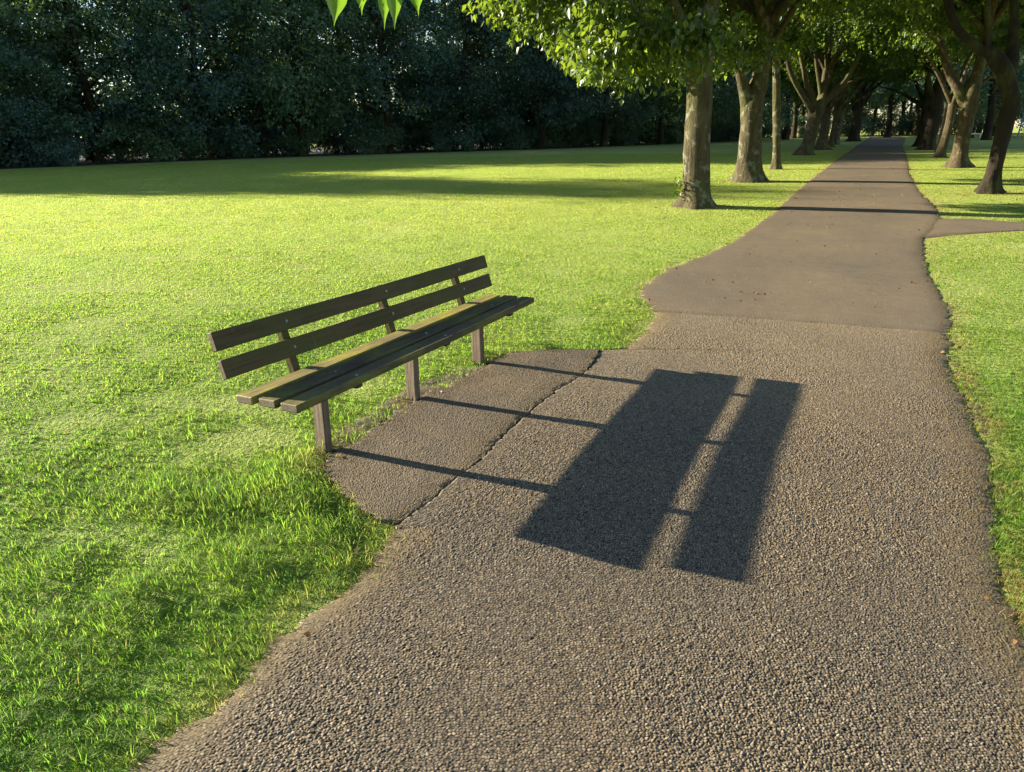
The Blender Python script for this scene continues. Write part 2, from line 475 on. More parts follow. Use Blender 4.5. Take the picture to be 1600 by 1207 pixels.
RIGHT = [(1.1, -4.), (1.35, 0.6), (1.60, 1.6), (1.731, 2.213), (1.818, 2.463), (1.935, 2.741), (2.112, 3.048), (2.314, 3.352), (2.432, 3.633), (2.687, 4.332), (2.878, 4.776), (3.134, 5.306), (3.469, 5.863), (3.763, 6.529), (4.253, 7.754), (4.776, 8.9), (5.0, 9.35), (5.5, 10.0), (6.1, 10.95), (6.695, 12.302), (7.259, 13.808), (7.92, 15.308), (8.95, 17.598), (11.25, 22.356), (14.35, 28.798), (19.2, 38.918), (30.9, 62.302), (39.0, 80)]
CRACK = [(-0.75, 2.74), (-0.54, 2.80), (-0.47, 2.86), (-0.405, 2.96), (-0.345, 3.06), (-0.246, 3.271), (-0.132, 3.488), (0.049, 3.923), (0.225, 4.255), (0.423, 4.582), (0.556, 4.89), (0.61, 5.12), (0.55, 5.18), (0.2, 5.32)]
SP_A = [(4.5, 9.30), (4.95, 9.32), (5.5, 9.563), (5.985, 9.713), (6.56, 9.859), (9, 10.3), (14, 11.2), (30, 14.)]
SP_B = [(5.3, 10.9), (5.8, 10.98), (6.2, 10.97), (6.45, 10.95), (6.957, 10.50), (9, 10.85), (14, 11.75), (30, 14.6)]
_L = np.array(LEFT); _R = np.array(RIGHT); _C = np.array(CRACK); _A = np.array(SP_A); _B = np.array(SP_B)
SEAM0, SEAM1 = (1.193, 6.162), (3.40, 5.60)


def jit(y, s, f, seed):
    return (fbm(y * f, y * 0 + seed, seed, 3) - .5) * s


def xl(y): return np.interp(y, _L[:, 1], _L[:, 0]) + jit(y, .05, 3, 3)
def xr(y): return np.interp(y, _R[:, 1], _R[:, 0]) + jit(y, .07, 3, 9)
def xc(y): return np.interp(y, _C[:, 1], _C[:, 0]) + jit(y, .03, 9, 21) + jit(y, .014, 40, 22)


def seam_y(x):
    return SEAM0[1] + (x - SEAM0[0]) * (SEAM1[1] - SEAM0[1]) / (SEAM1[0] - SEAM0[0]) + jit(x, .03, 9, 31)


def sheet(name, rows, xa, xb, ncol, zoff, mat, warp=None, relief=None, label=None, skirt=.012, rag=(1, 1), camber=1.0):
    """a sheet laid on the ground between two outlines, with a down-turned edge"""
    s = np.concatenate([[0, .0012], np.linspace(.005, .995, ncol - 4), [.9988, 1]])
    Y = np.repeat(rows[:, None], ncol, 1)
    # columns follow a smoothed outline; only the strip by the edge takes up its quick bends
    def smo(f, y): return sum(f(y + d) for d in np.linspace(-.5, .5, 15)) / 15

    ty = np.arange(rows.min() - .6, rows.max() + .6, .002)
    tabs = (xa(ty), xb(ty), smo(xa, ty), smo(xb, ty))

    def place(y):
        a0, b0, a1, b1 = (np.interp(y, ty, v) for v in tabs)
        return a1 * (1 - s) + b1 * s + (a0 - a1) * (1 - s) ** 5 + (b0 - b1) * s ** 5
    X = place(Y)
    if warp is not None:
        for _ in range(3):
            Y2 = warp(X, Y)
            X = place(Y2)
        Y = Y2
    wd = (xb(rows) - xa(rows))[:, None]
    # ragged broken edges
    ra = rag[0](Y) if callable(rag[0]) else rag[0]
    X = X + ra * (jit(Y, .06, 16, 4) * 1.3 + jit(Y, .05, 45, 6)) * np.exp(-s[None, :] * wd / .05) * (1 - s) + rag[1] * (jit(Y, .06, 16, 14) * 1.3 + jit(Y, .05, 45, 16)) * np.exp(-(1 - s[None, :]) * wd / .05) * s
    ed = np.minimum(s, 1 - s)[None, :] * wd
    Z = ground(X, Y) + zoff
    at = {'edge': ed}
    if relief is not None:
        dz, extra = relief(X, Y, ed)
        Z = Z + dz
        at.update(extra)
    cl_ = camber(Y) if callable(camber) else camber
    dl = s[None, :] * wd; dr = (1 - s[None, :]) * wd
    Z = Z - .0115 * (cl_ * np.exp(-dl / .05) + (1.0 if callable(camber) else camber) * np.exp(-dr / .05))
    at['edge'] = np.where(np.asarray(cl_) < .5, np.maximum(ed, np.minimum(dr, .5)), ed) if callable(camber) else ed
    Z[0] -= skirt; Z[-1] -= skirt; Z[:, 0] -= skirt; Z[:, -1] -= skirt
    n, mcol = Y.shape
    i, j = np.meshgrid(np.arange(n - 1), np.arange(mcol - 1), indexing='ij')
    q = (i * mcol + j).ravel()
    me = mesh_np(name, np.stack([X, Y, Z], -1).reshape(-1, 3), np.stack([q, q + 1, q + mcol + 1, q + mcol], -1), smooth=True)
    for k, v in at.items():
        attr(me, k, np.broadcast_to(v, Y.shape).ravel())
    o = link(name, me, mat)
    tag(o, label, kind='structure')
    return o


def worley(X, Y, cell, seed):
    """nearest and second nearest jittered stone centre: distance, gap, stone id"""
    u = X / cell; v = Y / cell
    iu = np.floor(u); iv = np.floor(v)
    f1 = np.full(X.shape, 9.); f2 = np.full(X.shape, 9.); idv = np.zeros(X.shape); tl = np.zeros(X.shape)
    for di in (-1, 0, 1):
        for dj in (-1, 0, 1):
            ci = iu + di; cj = iv + dj
            ha = hash2(ci, cj, seed); hb = hash2(ci, cj, seed + 7)
            px = ci + .5 + (ha - .5) * .86; py = cj + .5 + (hb - .5) * .86
            sz = .82 + .36 * hash2(ci, cj, seed + 11)
            an = hash2(ci, cj, seed + 17) * math.pi
            dx = u - px; dy = v - py
            ca, sa = np.cos(an), np.sin(an)
            ex = (dx * ca + dy * sa) * .80; ey = (-dx * sa + dy * ca) * 1.22
            d = np.sqrt(ex * ex + ey * ey) / sz
            hh = hash2(ci, cj, seed + 23)
            tilt = (dx * (hash2(ci, cj, seed + 29) - .5) + dy * (hash2(ci, cj, seed + 31) - .5))
            near = d < f1
            f2 = np.where(near, f1, np.minimum(f2, d))
            tl = np.where(near, tilt, tl)
            idv = np.where(near, hh, idv)
            f1 = np.where(near, d, f1)
    return f1, f2, idv, tl


def chip_relief(X, Y, ed):
    f1, f2, idv, tl = worley(X, Y, .0098, 5)
    gap = np.clip((f2 - f1) * 1.5, 0, 1)
    lift = .55 + .75 * hash2(np.floor(idv * 1e5), np.floor(idv * 7e4), 3)
    worn = np.clip(.55 + 1.3 * (fbm(X * 1.7, Y * 1.7, 41, 3) - .35), .4, 1.15)
    worn = worn * np.clip(.35 + ed * 5, .35, 1)
    h = np.clip(gap * 2.4, 0, 1) ** .6 * .0040 * lift + tl * .0088 * np.clip(gap * 2, 0, 1)
    g1, g2, idg, tg = worley(X, Y, .0048, 105)
    h = h + np.clip((g2 - g1) * 2, 0, 1) ** .6 * .0011 + tg * .002
    # a few plucked stones leave pits, a small crack cluster near the seam
    pit = (idv > .9994)
    calm = 1 - .38 * np.clip((Y - 3.6) / 2.2, 0, 1)
    h = np.where(pit, -.003, h * worn * calm)
    gap = 1 - (1 - gap) * calm
    und = (fbm(X * .9, Y * .9, 51, 3) - .5) * .008
    return h + und, {'stone': idv, 'gap': np.where(pit, .05, gap * (.55 + .45 * worn))}


rows = [-4.0 + .03 * k for k in range(int(5.15 / .03))]
y = 1.15
while y < 5.92:
    rows.append(y); y += max(.0021, .00120 * y)
rows = np.array(rows + [5.92])


def xl_main(y):
    t = xl(y)
    on = (y > 2.745) & (y < 5.31)
    return np.where(on, np.maximum(t, xc(y)), t)


def warp_near(X, Y):
    k = np.clip((Y - 4.6) / (5.92 - 4.6), 0, 1)
    return Y + k * (seam_y(X) - .014 - .012 * fbm(X * 14, Y * 0, 33, 3) - 5.92)


base_rows = np.concatenate([np.arange(-4, 80, .25)])
sheet('path_base', base_rows, lambda y: xl(y) + .07, lambda y: xr(y) - .07, 24, -.0085, M_BASE, None, None, 'dark bitumen bed showing in the cracks of the path', .002, (0, 0), 0.0)
s_half = None
CAMB = lambda Y: np.where((Y > 2.80) & (Y < 5.12), 0.0, 1.0)
sheet('path', rows, xl_main, xr, 960, .003, M_CHIP, warp_near, chip_relief, 'coarse chip asphalt path in the foreground', .012, (lambda Y: np.where((Y > 2.85) & (Y < 5.1), .12, 1.0), 1), CAMB)

rows2 = [5.92]
while rows2[-1] < 80: rows2.append(rows2[-1] + max(.02, .004 * rows2[-1]))


def warp_far(X, Y):
    k = np.clip(1 - (Y - 5.92) / 1.6, 0, 1)
    return Y + k * (seam_y(X) + .004 - 5.92)


def fine_relief(X, Y, ed):
    return (fbm(X * .8, Y * .8, 61, 3) - .5) * .010 + (fbm(X * 30, Y * 30, 62, 2) - .5) * .0015, {}


sheet('far_path', np.array(rows2), xl, xr, 90, .005, M_TAR, warp_far, fine_relief, 'smoother tarmac path running on under the avenue of trees')

rows3 = np.arange(2.85, 5.13, .0045)


def patch_relief(X, Y, ed):
    f1, f2, idv, tl = worley(X, Y, .0085, 15)
    n = (fbm(X * 3, Y * 3, 71, 3) - .5) * .008 + np.clip((f2 - f1) * 1.6, 0, 1) ** .5 * .0022 * (.4 + .8 * idv) + tl * .002
    crumble = np.clip(1 - ed / .035, 0, 1) * np.clip(fbm(X * 26, Y * 26, 73, 3) - .35, 0, 1) * .016
    return n - crumble, {}


sheet('tarmac_patch', rows3, xl, lambda yy: np.maximum(xc(yy) - .001 - .008 * fbm(yy * 22, yy * 0, 77, 3) ** 1.5, xl(yy) + .01), 420, .007, M_PATCH, None, patch_relief, 'dark tarmac patch in front of the bench', .012, (1, .12), 0.0)

# side path going off to the right
tt = np.linspace(0, 1, 90)


def along(P, t):
    d = np.concatenate([[0], np.cumsum(np.hypot(*np.diff(P, axis=0).T))])
    return np.stack([np.interp(t * d[-1], d, P[:, 0]), np.interp(t * d[-1], d, P[:, 1])], -1)


ts = tt ** 2.2
pa = along(_A, ts); pb = along(_B, ts)
w = np.linspace(0, 1, 14)[None, :, None]
PP = pa[:, None] * (1 - w) + pb[:, None] * w
zz = ground(PP[..., 0], PP[..., 1]) - .001
zz[:, 0] -= .02; zz[:, -1] -= .02
i, j = np.meshgrid(np.arange(89), np.arange(13), indexing='ij'); q = (i * 14 + j).ravel()
me = mesh_np('side_path', np.concatenate([PP, zz[..., None]], -1).reshape(-1, 3), np.stack([q, q + 14, q + 15, q + 1], -1), smooth=True)
attr(me, 'edge', np.broadcast_to(np.minimum(np.linspace(0, 1, 14), 1 - np.linspace(0, 1, 14)) * .8, (90, 14)).ravel())
tag(link('side_path', me, M_TAR), 'narrow tarmac path leaving to the right', kind='structure')

# ------------------------------------------------------------------ grass blades
def on_path(x, y, grow):
    """signed: >0 inside the paved area by that many metres"""
    d = np.minimum(x - xl(y), xr(y) - x)
    ya = np.interp(x, _A[:, 0], _A[:, 1]); yb = np.interp(x, _B[:, 0], _B[:, 1])
    d2 = np.where(x > 4.9, np.minimum(y - ya, yb - y) * .95 - np.where(hash2(np.floor(x * 900), np.floor(y * 900), 5) < .30 + .6 * np.clip(fbm(x * 3, y * 3, 44, 3) - .4, 0, 1), 1.0, 0), -1)
    return np.maximum(d, d2)


def wood_edge(x):
    """the lawn stops at the wood: y of its edge"""
    return np.interp(x, [-60, -30, -17.4, -13, -8.8, -3.1, 2, 8.3, 15.2, 30, 60], [20, 23, 27.6, 33.5, 37, 41, 43.5, 50, 57.5, 80, 90])


def build_grass(N, d0, d1, th, seed, name, label):
    rng = np.random.default_rng(seed)
    u = rng.random(N)
    d = (d0 ** .5 + u * (d1 ** .5 - d0 ** .5)) ** 2
    ang = rng.uniform(th[0], th[1], N)
    x = d * np.sin(ang); y = d * np.cos(ang)
    ins = on_path(x, y, 0)
    lip = rng.random(N) ** 2.0 * (.03 + .13 * fbm(x * 6, y * 6, 83, 3) + .16 * np.exp(-((x + .56) ** 2 + (y - 2.84) ** 2) / .014))
    # blades gather in small tufts
    cs = .055 + .02 * vnoise(x * 2, y * 2, 85)
    cell = .06
    ciu, civ = np.floor(x / cell), np.floor(y / cell)
    tcx = (ciu + .5 + (hash2(ciu, civ, 301) - .5) * .8) * cell; tcy = (civ + .5 + (hash2(ciu, civ, 302) - .5) * .8) * cell
    tuft = rng.random(N) < .62
    pull = np.where(tuft, .62 * rng.random(N) ** .5, 0)
    x = x + (tcx - x) * pull; y = y + (tcy - y) * pull
    tlen = np.where(tuft, .75 + .75 * hash2(ciu, civ, 303) ** 1.5, .8)
    taz = np.arctan2(y - tcy, x - tcx)
    ins = on_path(x, y, 0)
    keep = (ins < lip - .006) & (y < wood_edge(x))
    # bare worn strips along the path edge and in front of the bench posts
    bare = fbm(x * 3.3, y * 3.3, 81, 3)
    nearedge = np.clip(1 - (-ins) / .22, 0, 1)
    keep &= rng.random(N) > nearedge * np.clip((bare - .42) * 4, 0, .92) * np.where(x > xl(y) + .5, .55, 1)
    front = (np.abs(x - xl(y) + .02) < .2) & (y > 3.7) & (y < 4.8)
    keep &= ~(front & (rng.random(N) < .72))
    # thin spots
    thin = fbm(x * 1.9 + 7, y * 1.9, 87, 4)
    keep &= rng.random(N) > np.clip((.40 - thin) * 3.2, 0, .55)
    x, y, d, ins, tuft, tlen, taz = x[keep], y[keep], d[keep], ins[keep], tuft[keep], tlen[keep], taz[keep]
    n = len(x)
    # clumped growth
    tus = fbm(x * 4.2, y * 4.2, 91, 3)
    tus2 = fbm(x * 1.1 + 3, y * 1.1, 93, 3)
    L = .019 + .023 * rng.random(n) ** 1.3 + .055 * np.clip(tus - .5, 0, 1) + .07 * np.clip(tus2 - .55, 0, 1)
    left = x < xl(y)
    nearleft = left & (d < 6.5)
    L *= np.where(nearleft, .86, .80) * tlen
    L += np.where(left, .022, .006) * np.clip(1 - (-ins) / .28, 0, 1) * rng.random(n)
    # coarse tussocks left of the path
    for tx, ty, r, up in TUSS:
        k = np.exp(-((x - tx) ** 2 + (y - ty) ** 2) / (r * r))
        L += .6 * up * k * (.4 + .8 * rng.random(n))
    L *= np.clip(1.05 - .012 * d, .62, 1) * np.clip(1.15 - .09 * (d - 1.8), .60, 1)
    W = (.0013 + .0015 * rng.random(n) ** 1.5) * np.maximum(1, (d / 2.2)) ** .85
    az = rng.uniform(0, 2 * math.pi, n)
    # neighbouring blades lean together
    flow = fbm(x * 2.6, y * 2.6, 95, 2) * 4 * math.pi
    lean = rng.random(n) ** .6 * 1.9 + .2
    az2 = np.where(rng.random(n) < .3, flow + rng.normal(0, .7, n), np.where(tuft, taz + rng.normal(0, .6, n), az))
    dx, dy = np.cos(az2), np.sin(az2)
    px, py = -dy, dx
    z = ground(x, y) - .014 + (fbm(x * 2.2, y * 2.2, 97, 3) - .5) * .05 * np.clip(-ins / .3, 0, 1) * np.clip(1.6 - d / 5, 0, 1)
    for tx, ty, r, up in TUSS:
        z = z + .60 * up * np.exp(-((x - tx) ** 2 + (y - ty) ** 2) / (r * r * 1.3)) * np.clip(-ins / .12, 0, 1)
    b1 = np.sin(lean * .55) * L * .55; h1 = np.cos(lean * .55) * L * .55
    b2 = b1 + np.sin(lean * 1.25) * L * .5; h2 = h1 + np.cos(lean * 1.25) * L * .5
    h2 = np.maximum(h2, .006 + .01 * rng.random(n))
    tw = rng.normal(0, .35, n)
    qx = px * np.cos(tw) + dx * np.sin(tw); qy = py * np.cos(tw) + dy * np.sin(tw)
    V = np.empty((n, 5, 3), np.float32)
    V[:, 0] = np.stack([x - px * W * .5, y - py * W * .5, z], -1)
    V[:, 1] = np.stack([x + px * W * .5, y + py * W * .5, z], -1)
    V[:, 2] = np.stack([x + dx * b1 + qx * W * .45, y + dy * b1 + qy * W * .45, z + h1], -1)
    V[:, 3] = np.stack([x + dx * b1 - qx * W * .45, y + dy * b1 - qy * W * .45, z + h1], -1)
    V[:, 4] = np.stack([x + dx * b2, y + dy * b2, z + h2], -1)
    k = 5 * np.arange(n)
    me = mesh_np(name, V.reshape(-1, 3), np.stack([k, k + 1, k + 2, k + 3], -1), np.stack([k + 3, k + 2, k + 4], -1))
    attr(me, 'h', np.tile([0, 0, .6, .6, 1.], n))
    dryv = np.clip(nearedge[keep] * (bare[keep] - .30) * 4.2, 0, 1) * (rng.random(n) < .8) * np.where(left, .55, 1.0)
    for tx, ty in TREE_FEET:
        dryv = np.maximum(dryv, (rng.random(n) < .8) * .85 * np.exp(-((x - tx) ** 2 + (y - ty) ** 2) / .30))
    attr(me, 'dry', np.repeat(dryv, 5))
    o = link(name, me, M_GRASS)
    tag(o, label, 'grass', kind='stuff')
    return o


TREE_FEET = [(3., 12.6), (5.13, 16.97), (7.01, 20.76), (8.46, 13.83), (11.47, 20.27)]
TUSS = [(-1.30, 2.95, .16, .055), (-1.52, 3.05, .14, .05), (-1.08, 3.08, .12, .05), (-.92, 2.98, .10, .04), (-1.35, 2.35, .10, .05), (-.98, 3.32, .12, .05), (-1.05, 2.55, .12, .04), (-1.7, 2.5, .14, .035), (-.80, 2.75, .10, .03), (-.9, 3.50, .07, .05), (-.62, 4.18, .06, .03), (-.2, 4.98, .10, .05), (.15, 5.22, .10, .04), (1.02, 6.4, .2, .02)]
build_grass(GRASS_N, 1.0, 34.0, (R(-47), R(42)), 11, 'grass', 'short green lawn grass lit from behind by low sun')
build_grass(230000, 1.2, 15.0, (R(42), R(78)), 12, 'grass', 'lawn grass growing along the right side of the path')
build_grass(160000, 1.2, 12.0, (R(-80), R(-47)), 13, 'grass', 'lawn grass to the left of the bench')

# ------------------------------------------------------------------ bare trodden soil
def soil_relief(X, Y, ed):
    return (fbm(X * 14, Y * 14, 111, 4) - .45) * .018 * np.clip(ed / .05, 0, 1), {}


sheet('bare_soil', np.arange(3.45, 5.02, .012), lambda y: xl(y) - .30 * (.4 + .9 * fbm(y * 2.5, y * 0, 113, 2)), lambda y: xl(y) + .03, 40, -.0075, M_SOIL, None, soil_relief, 'trodden bare soil under the front of the bench', .01)
sheet('soil_margin', np.arange(1.3, 6.4, .015), lambda y: xr(y) - .03, lambda y: xr(y) + .15 * (.1 + fbm(y * 1.7, y * 0, 117, 3)), 24, -.0085, M_SOIL, None, soil_relief, 'thin soil margin along the right path edge', .01)

# ------------------------------------------------------------------ bench
YAW = .4932
BX, BY, BZ = -1.2114, 3.185, .2468
bench = empty('park_bench', (BX, BY, BZ), -YAW)
tag(bench, 'long weathered wooden park bench beside the path, mossy back seat plank', 'bench')
ES = .0168
U = (.4307, 1.199, 1.9432)


def beam(c0, c1, A, B, wa, wb, ch=.004, segs=26, wob=.0012, seed=0, sag=0.0):
    """a sawn timber from c0 to c1 with chamfered rectangular section along axes A, B"""
    c0, c1, A, B = (np.array(v, float) for v in (c0, c1, A, B))
    A = A / np.linalg.norm(A); B = B / np.linalg.norm(B)
    a, b = wa / 2, wb / 2
    sec = [(-a + ch, -b), (0, -b), (a - ch, -b), (a, -b + ch), (a, 0), (a, b - ch), (a - ch, b), (0, b), (-a + ch, b), (-a, b - ch), (-a, 0), (-a, -b + ch)]
    rng = np.random.default_rng(seed)
    V = []; ns = len(sec)
    ph = rng.uniform(0, 6, 6)
    axis_ = (c1 - c0) / np.linalg.norm(c1 - c0)
    ts_ = list(np.linspace(0, 1, segs + 1))
    for t in ts_:
        e = 1 if 0 < t < 1 else .86
        for k, (p, q) in enumerate(sec):
            o = c0 + (c1 - c0) * t + A * (p * (1 if e == 1 else 1 - ch / a)) + B * (q * (1 if e == 1 else 1 - ch / b))
            o = o + A * (math.sin(t * 5 + ph[0]) + .6 * math.sin(t * 13 + ph[1])) * wob + B * (math.sin(t * 4 + ph[2]) + .6 * math.sin(t * 11 + ph[3])) * wob
            o = o + (A * rng.normal(0, .25) + B * rng.normal(0, .25)) * wob
            o = o - np.array([0, 0, 1]) * sag * (1 - (2 * t - 1) ** 2)
            V.append(o)
    # square the very ends: ring just inside each end keeps the full section
    V = np.array(V).reshape(segs + 1, ns, 3)
    V[1] = V[0] + axis_ * ch + (V[1] - V[0] - axis_ * ((V[1] - V[0]) @ axis_)[:, None])
    V[-2] = V[-1] - axis_ * ch + (V[-2] - V[-1] - axis_ * ((V[-2] - V[-1]) @ axis_)[:, None])
    F = []
    for r in range(segs):
        for k in range(ns):
            F.append((r * ns + k, r * ns + (k + 1) % ns, (r + 1) * ns + (k + 1) % ns, (r + 1) * ns + k))
    V = V.reshape(-1, 3)
    me = bpy.data.meshes.new('beam')
    me.from_pydata(V.tolist(), [], F + [tuple(range(ns))[::-1], tuple(range(segs * ns, segs * ns + ns))])
    me.update()
    import bmesh
    bm = bmesh.new(); bm.from_mesh(me); bmesh.ops.recalc_face_normals(bm, faces=bm.faces)
    for f in bm.faces:
        if len(f.verts) > 4: f.material_index = 1
    bm.to_mesh(me); bm.free()
    return me


def bolt(parent, p, nrm, r=.0078):
    p = Vector(p); nrm = Vector(nrm).normalized()
    q = nrm.to_track_quat('Z', 'Y').to_matrix()
    V = []; F = []
    prof = [(1.0, -.004), (1.0, .0012), (.8, .0030), (.4, .0042)]
    for rr, h in prof:
        for k in range(10):
            a_ = k * 2 * math.pi / 10
            V.append(p + q @ Vector((rr * r * math.cos(a_), rr * r * math.sin(a_), h)))
    V.append(p + q @ Vector((0, 0, .0045)))
    for i_ in range(3):
        for k in range(10):
            F.append((i_ * 10 + k, i_ * 10 + (k + 1) % 10, (i_ + 1) * 10 + (k + 1) % 10, (i_ + 1) * 10 + k))
    for k in range(10): F.append((30 + k, 30 + (k + 1) % 10, 40))
    me = bpy.data.meshes.new('bolt'); me.from_pydata([tuple(v) for v in V], [], F); me.update()
    return link('bolt', me, M_STEEL, parent)


# local frame: X to the path, Y along the bench, Z up
ZS, TH, PW, PG, LL = .419, .037, .0956, .0318, 2.2422
for i_ in range(3):
    v0 = i_ * (PW + PG) + PW / 2
    z0 = ZS - TH / 2 + .0056 * v0
    dy0 = (0.0, .006, .004)[i_]; dy1 = (-.004, .006, -.002)[i_]
    me = beam((v0, dy0, z0 + ES * dy0), (v0, LL + dy1, z0 + ES * LL), (1, 0, .0056), (0, -ES, 1), PW, TH, .0045, 30, .0010, 40 + i_, .004)
    o = link('seat_plank', me, M_SEAT_MOSS if i_ == 0 else M_SEAT, bench); me.materials.append(M_END)
    o['label'] = ('rear seat plank, yellow with moss', 'dark middle seat plank', 'dark front seat plank facing the path')[i_]
    for u in U:
        bolt(o, (v0 + .012, u + .01, z0 + TH / 2 + ES * u - .0036), (0, 0, 1))
TILT, HB, GB, TB = .2846, .0865, .0423, .0296
ct, st_ = math.cos(TILT), math.sin(TILT)
for i_ in range(2):
    sdist = i_ * (HB + GB) + HB / 2 - .0035
    pts = []
    for u in (.004, 2.2865):
        vb = -.0454 + .0244 * u - sdist * st_ - TB / 2 * ct
        zb = .4846 + (ES - .0067) * u + sdist * ct - TB / 2 * st_
        pts.append((vb, u, zb))
    me = beam(pts[0], pts[1], (-st_, 0, ct), (ct, 0, st_), HB, TB, .0035, 30, .0011, 60 + i_, .003)
    o = link('back_plank', me, M_BACK, bench); me.materials.append(M_END)
    o['label'] = ('lower backrest plank', 'upper backrest plank')[i_]
    for u in U:
        k = (u - .004) / 2.2825
        c = np.array(pts[0]) * (1 - k) + np.array(pts[1]) * k + np.array((ct, 0, st_)) * (TB / 2 + .0015) - np.array((0, 0, .003 * (1 - (2 * k - 1) ** 2)))
        bolt(o, c, (ct, 0, st_))
for n_, u in enumerate(U):
    # ground post under the seat
    me = beam((.082, u, -.32), (.082, u, ZS - TH - .024 + ES * u), (1, -.13, 0), (.13, 1, 0), .074, .044, .004, 8, .0008, 70 + n_)
    link('leg', me, M_POST, bench)
    # bearer below the planks
    me = beam((-.055, u + .002, ZS - TH - .0125 + ES * u), (.335, u + .002, ZS - TH - .0105 + ES * u), (0, 1, 0), (0, 0, 1), .046, .020, .003, 8, .0006, 80 + n_)
    link('seat_bearer', me, M_IRON, bench)
    # raking upright behind the back planks
    vb0 = -.0454 + .0244 * u - TB * ct - .019
    zb0 = .4846 + (ES - .0067) * u - TB * st_
    s0, s1 = -.135, HB * 2 + GB - .012
    me = beam((vb0 - s0 * st_, u, zb0 + s0 * ct), (vb0 - s1 * st_, u, zb0 + s1 * ct), (0, 1, 0), (ct, 0, st_), .046, .036, .003, 8, .0008, 90 + n_)
    link('back_support', me, M_BACK, bench)

# ------------------------------------------------------------------ trees
def tube(pts, nseg=14, seed=0, flare=0.0, rough=.06, sub=5):
    """a limb swept along points (x, y, z, r) with lumpy bark and, if flare, root buttresses"""
    P = np.array(pts, float)
    k = len(P)
    t = np.arange(k); tf = np.linspace(0, k - 1, (k - 1) * sub + 1)
    # smooth interpolation (Catmull-Rom)
    def cr_(v):
        out = []
        for f in tf:
            i0 = min(int(f), k - 2); u = f - i0
            p0 = v[max(i0 - 1, 0)]; p1 = v[i0]; p2 = v[i0 + 1]; p3 = v[min(i0 + 2, k - 1)]
            out.append(.5 * (2 * p1 + (p2 - p0) * u + (2 * p0 - 5 * p1 + 4 * p2 - p3) * u * u + (3 * p1 - p0 - 3 * p2 + p3) * u ** 3))
        return np.array(out)
    C = cr_(P[:, :3]); Rr = np.maximum(cr_(P[:, 3:4])[:, 0], .004)
    T = np.gradient(C, axis=0); T /= np.linalg.norm(T, axis=1)[:, None] + 1e-9
    ref = np.array([0.31, 1, .11]); A = np.cross(T, ref); A /= np.linalg.norm(A, axis=1)[:, None] + 1e-9
    B = np.cross(A, T)
    an = np.linspace(0, 2 * math.pi, nseg, endpoint=False)
    n = len(C)
    ZZ = np.repeat((np.cumsum(np.concatenate([[0], np.linalg.norm(np.diff(C, axis=0), axis=1)])))[:, None], nseg, 1)
    AA = np.repeat(an[None, :], n, 0)
    lump = (fbm(np.cos(AA) * 1.3 + 5, ZZ * 1.6 + np.sin(AA) * 1.3, seed, 3) - .5) * 2 * rough * 1.6 + (fbm(AA * 3.2, ZZ * 5, seed + 3, 2) - .5) * rough
    rad = Rr[:, None] * (1 + lump)
    if flare:
        z0 = C[:, 2] - C[:, 2].min() - .2
        fl = np.exp(-np.maximum(z0 - .03, 0) / .15)[:, None]
        rng = np.random.default_rng(seed + 5)
        ph = rng.uniform(0, 6.28, 3)
        rad = rad * (1 + flare * fl * (.75 + .55 * np.cos(3 * AA + ph[0]) * .5 + .45 * np.cos(5 * AA + ph[1]) * .6))
    V = C[:, None] + (A[:, None] * np.cos(an)[None, :, None] + B[:, None] * np.sin(an)[None, :, None]) * rad[..., None]
    i, j = np.meshgrid(np.arange(n - 1), np.arange(nseg), indexing='ij')
    F = np.stack([i * nseg + j, i * nseg + (j + 1) % nseg, (i + 1) * nseg + (j + 1) % nseg, (i + 1) * nseg + j], -1).reshape(-1, 4)
    return V.reshape(-1, 3), F


def join(parts):
    Vs = []; Fs = []; n = 0
    for V, F in parts:
        Vs.append(V); Fs.append(F + n); n += len(V)
    return np.concatenate(Vs), np.concatenate(Fs)


def leaves(C, outward, size, rng, droop=.45, aspect=.62):
    """leaf faces (folded kites) at centres C, tips pointing roughly outward and down"""
    n = len(C)
    d = outward + rng.normal(0, .75, (n, 3)); d[:, 2] -= droop
    d /= np.linalg.norm(d, axis=1)[:, None] + 1e-9
    up = rng.normal(0, .65, (n, 3)); up[:, 2] += .9
    s = np.cross(d, up); s /= np.linalg.norm(s, axis=1)[:, None] + 1e-9
    nn = np.cross(s, d)
    L = size * rng.uniform(.6, 1.25, n)[:, None]; W = L * aspect * .5
    V = np.empty((n, 4, 3))
    V[:, 0] = C - d * L * .45
    V[:, 1] = C + s * W + nn * W * .35 - d * L * .05
    V[:, 2] = C + d * L * .55 - nn * L * .10
    V[:, 3] = C - s * W + nn * W * .35 - d * L * .05
    k = 4 * np.arange(n)
    return V.reshape(-1, 3), np.concatenate([np.stack([k, k + 1, k + 2], -1), np.stack([k, k + 2, k + 3], -1)])


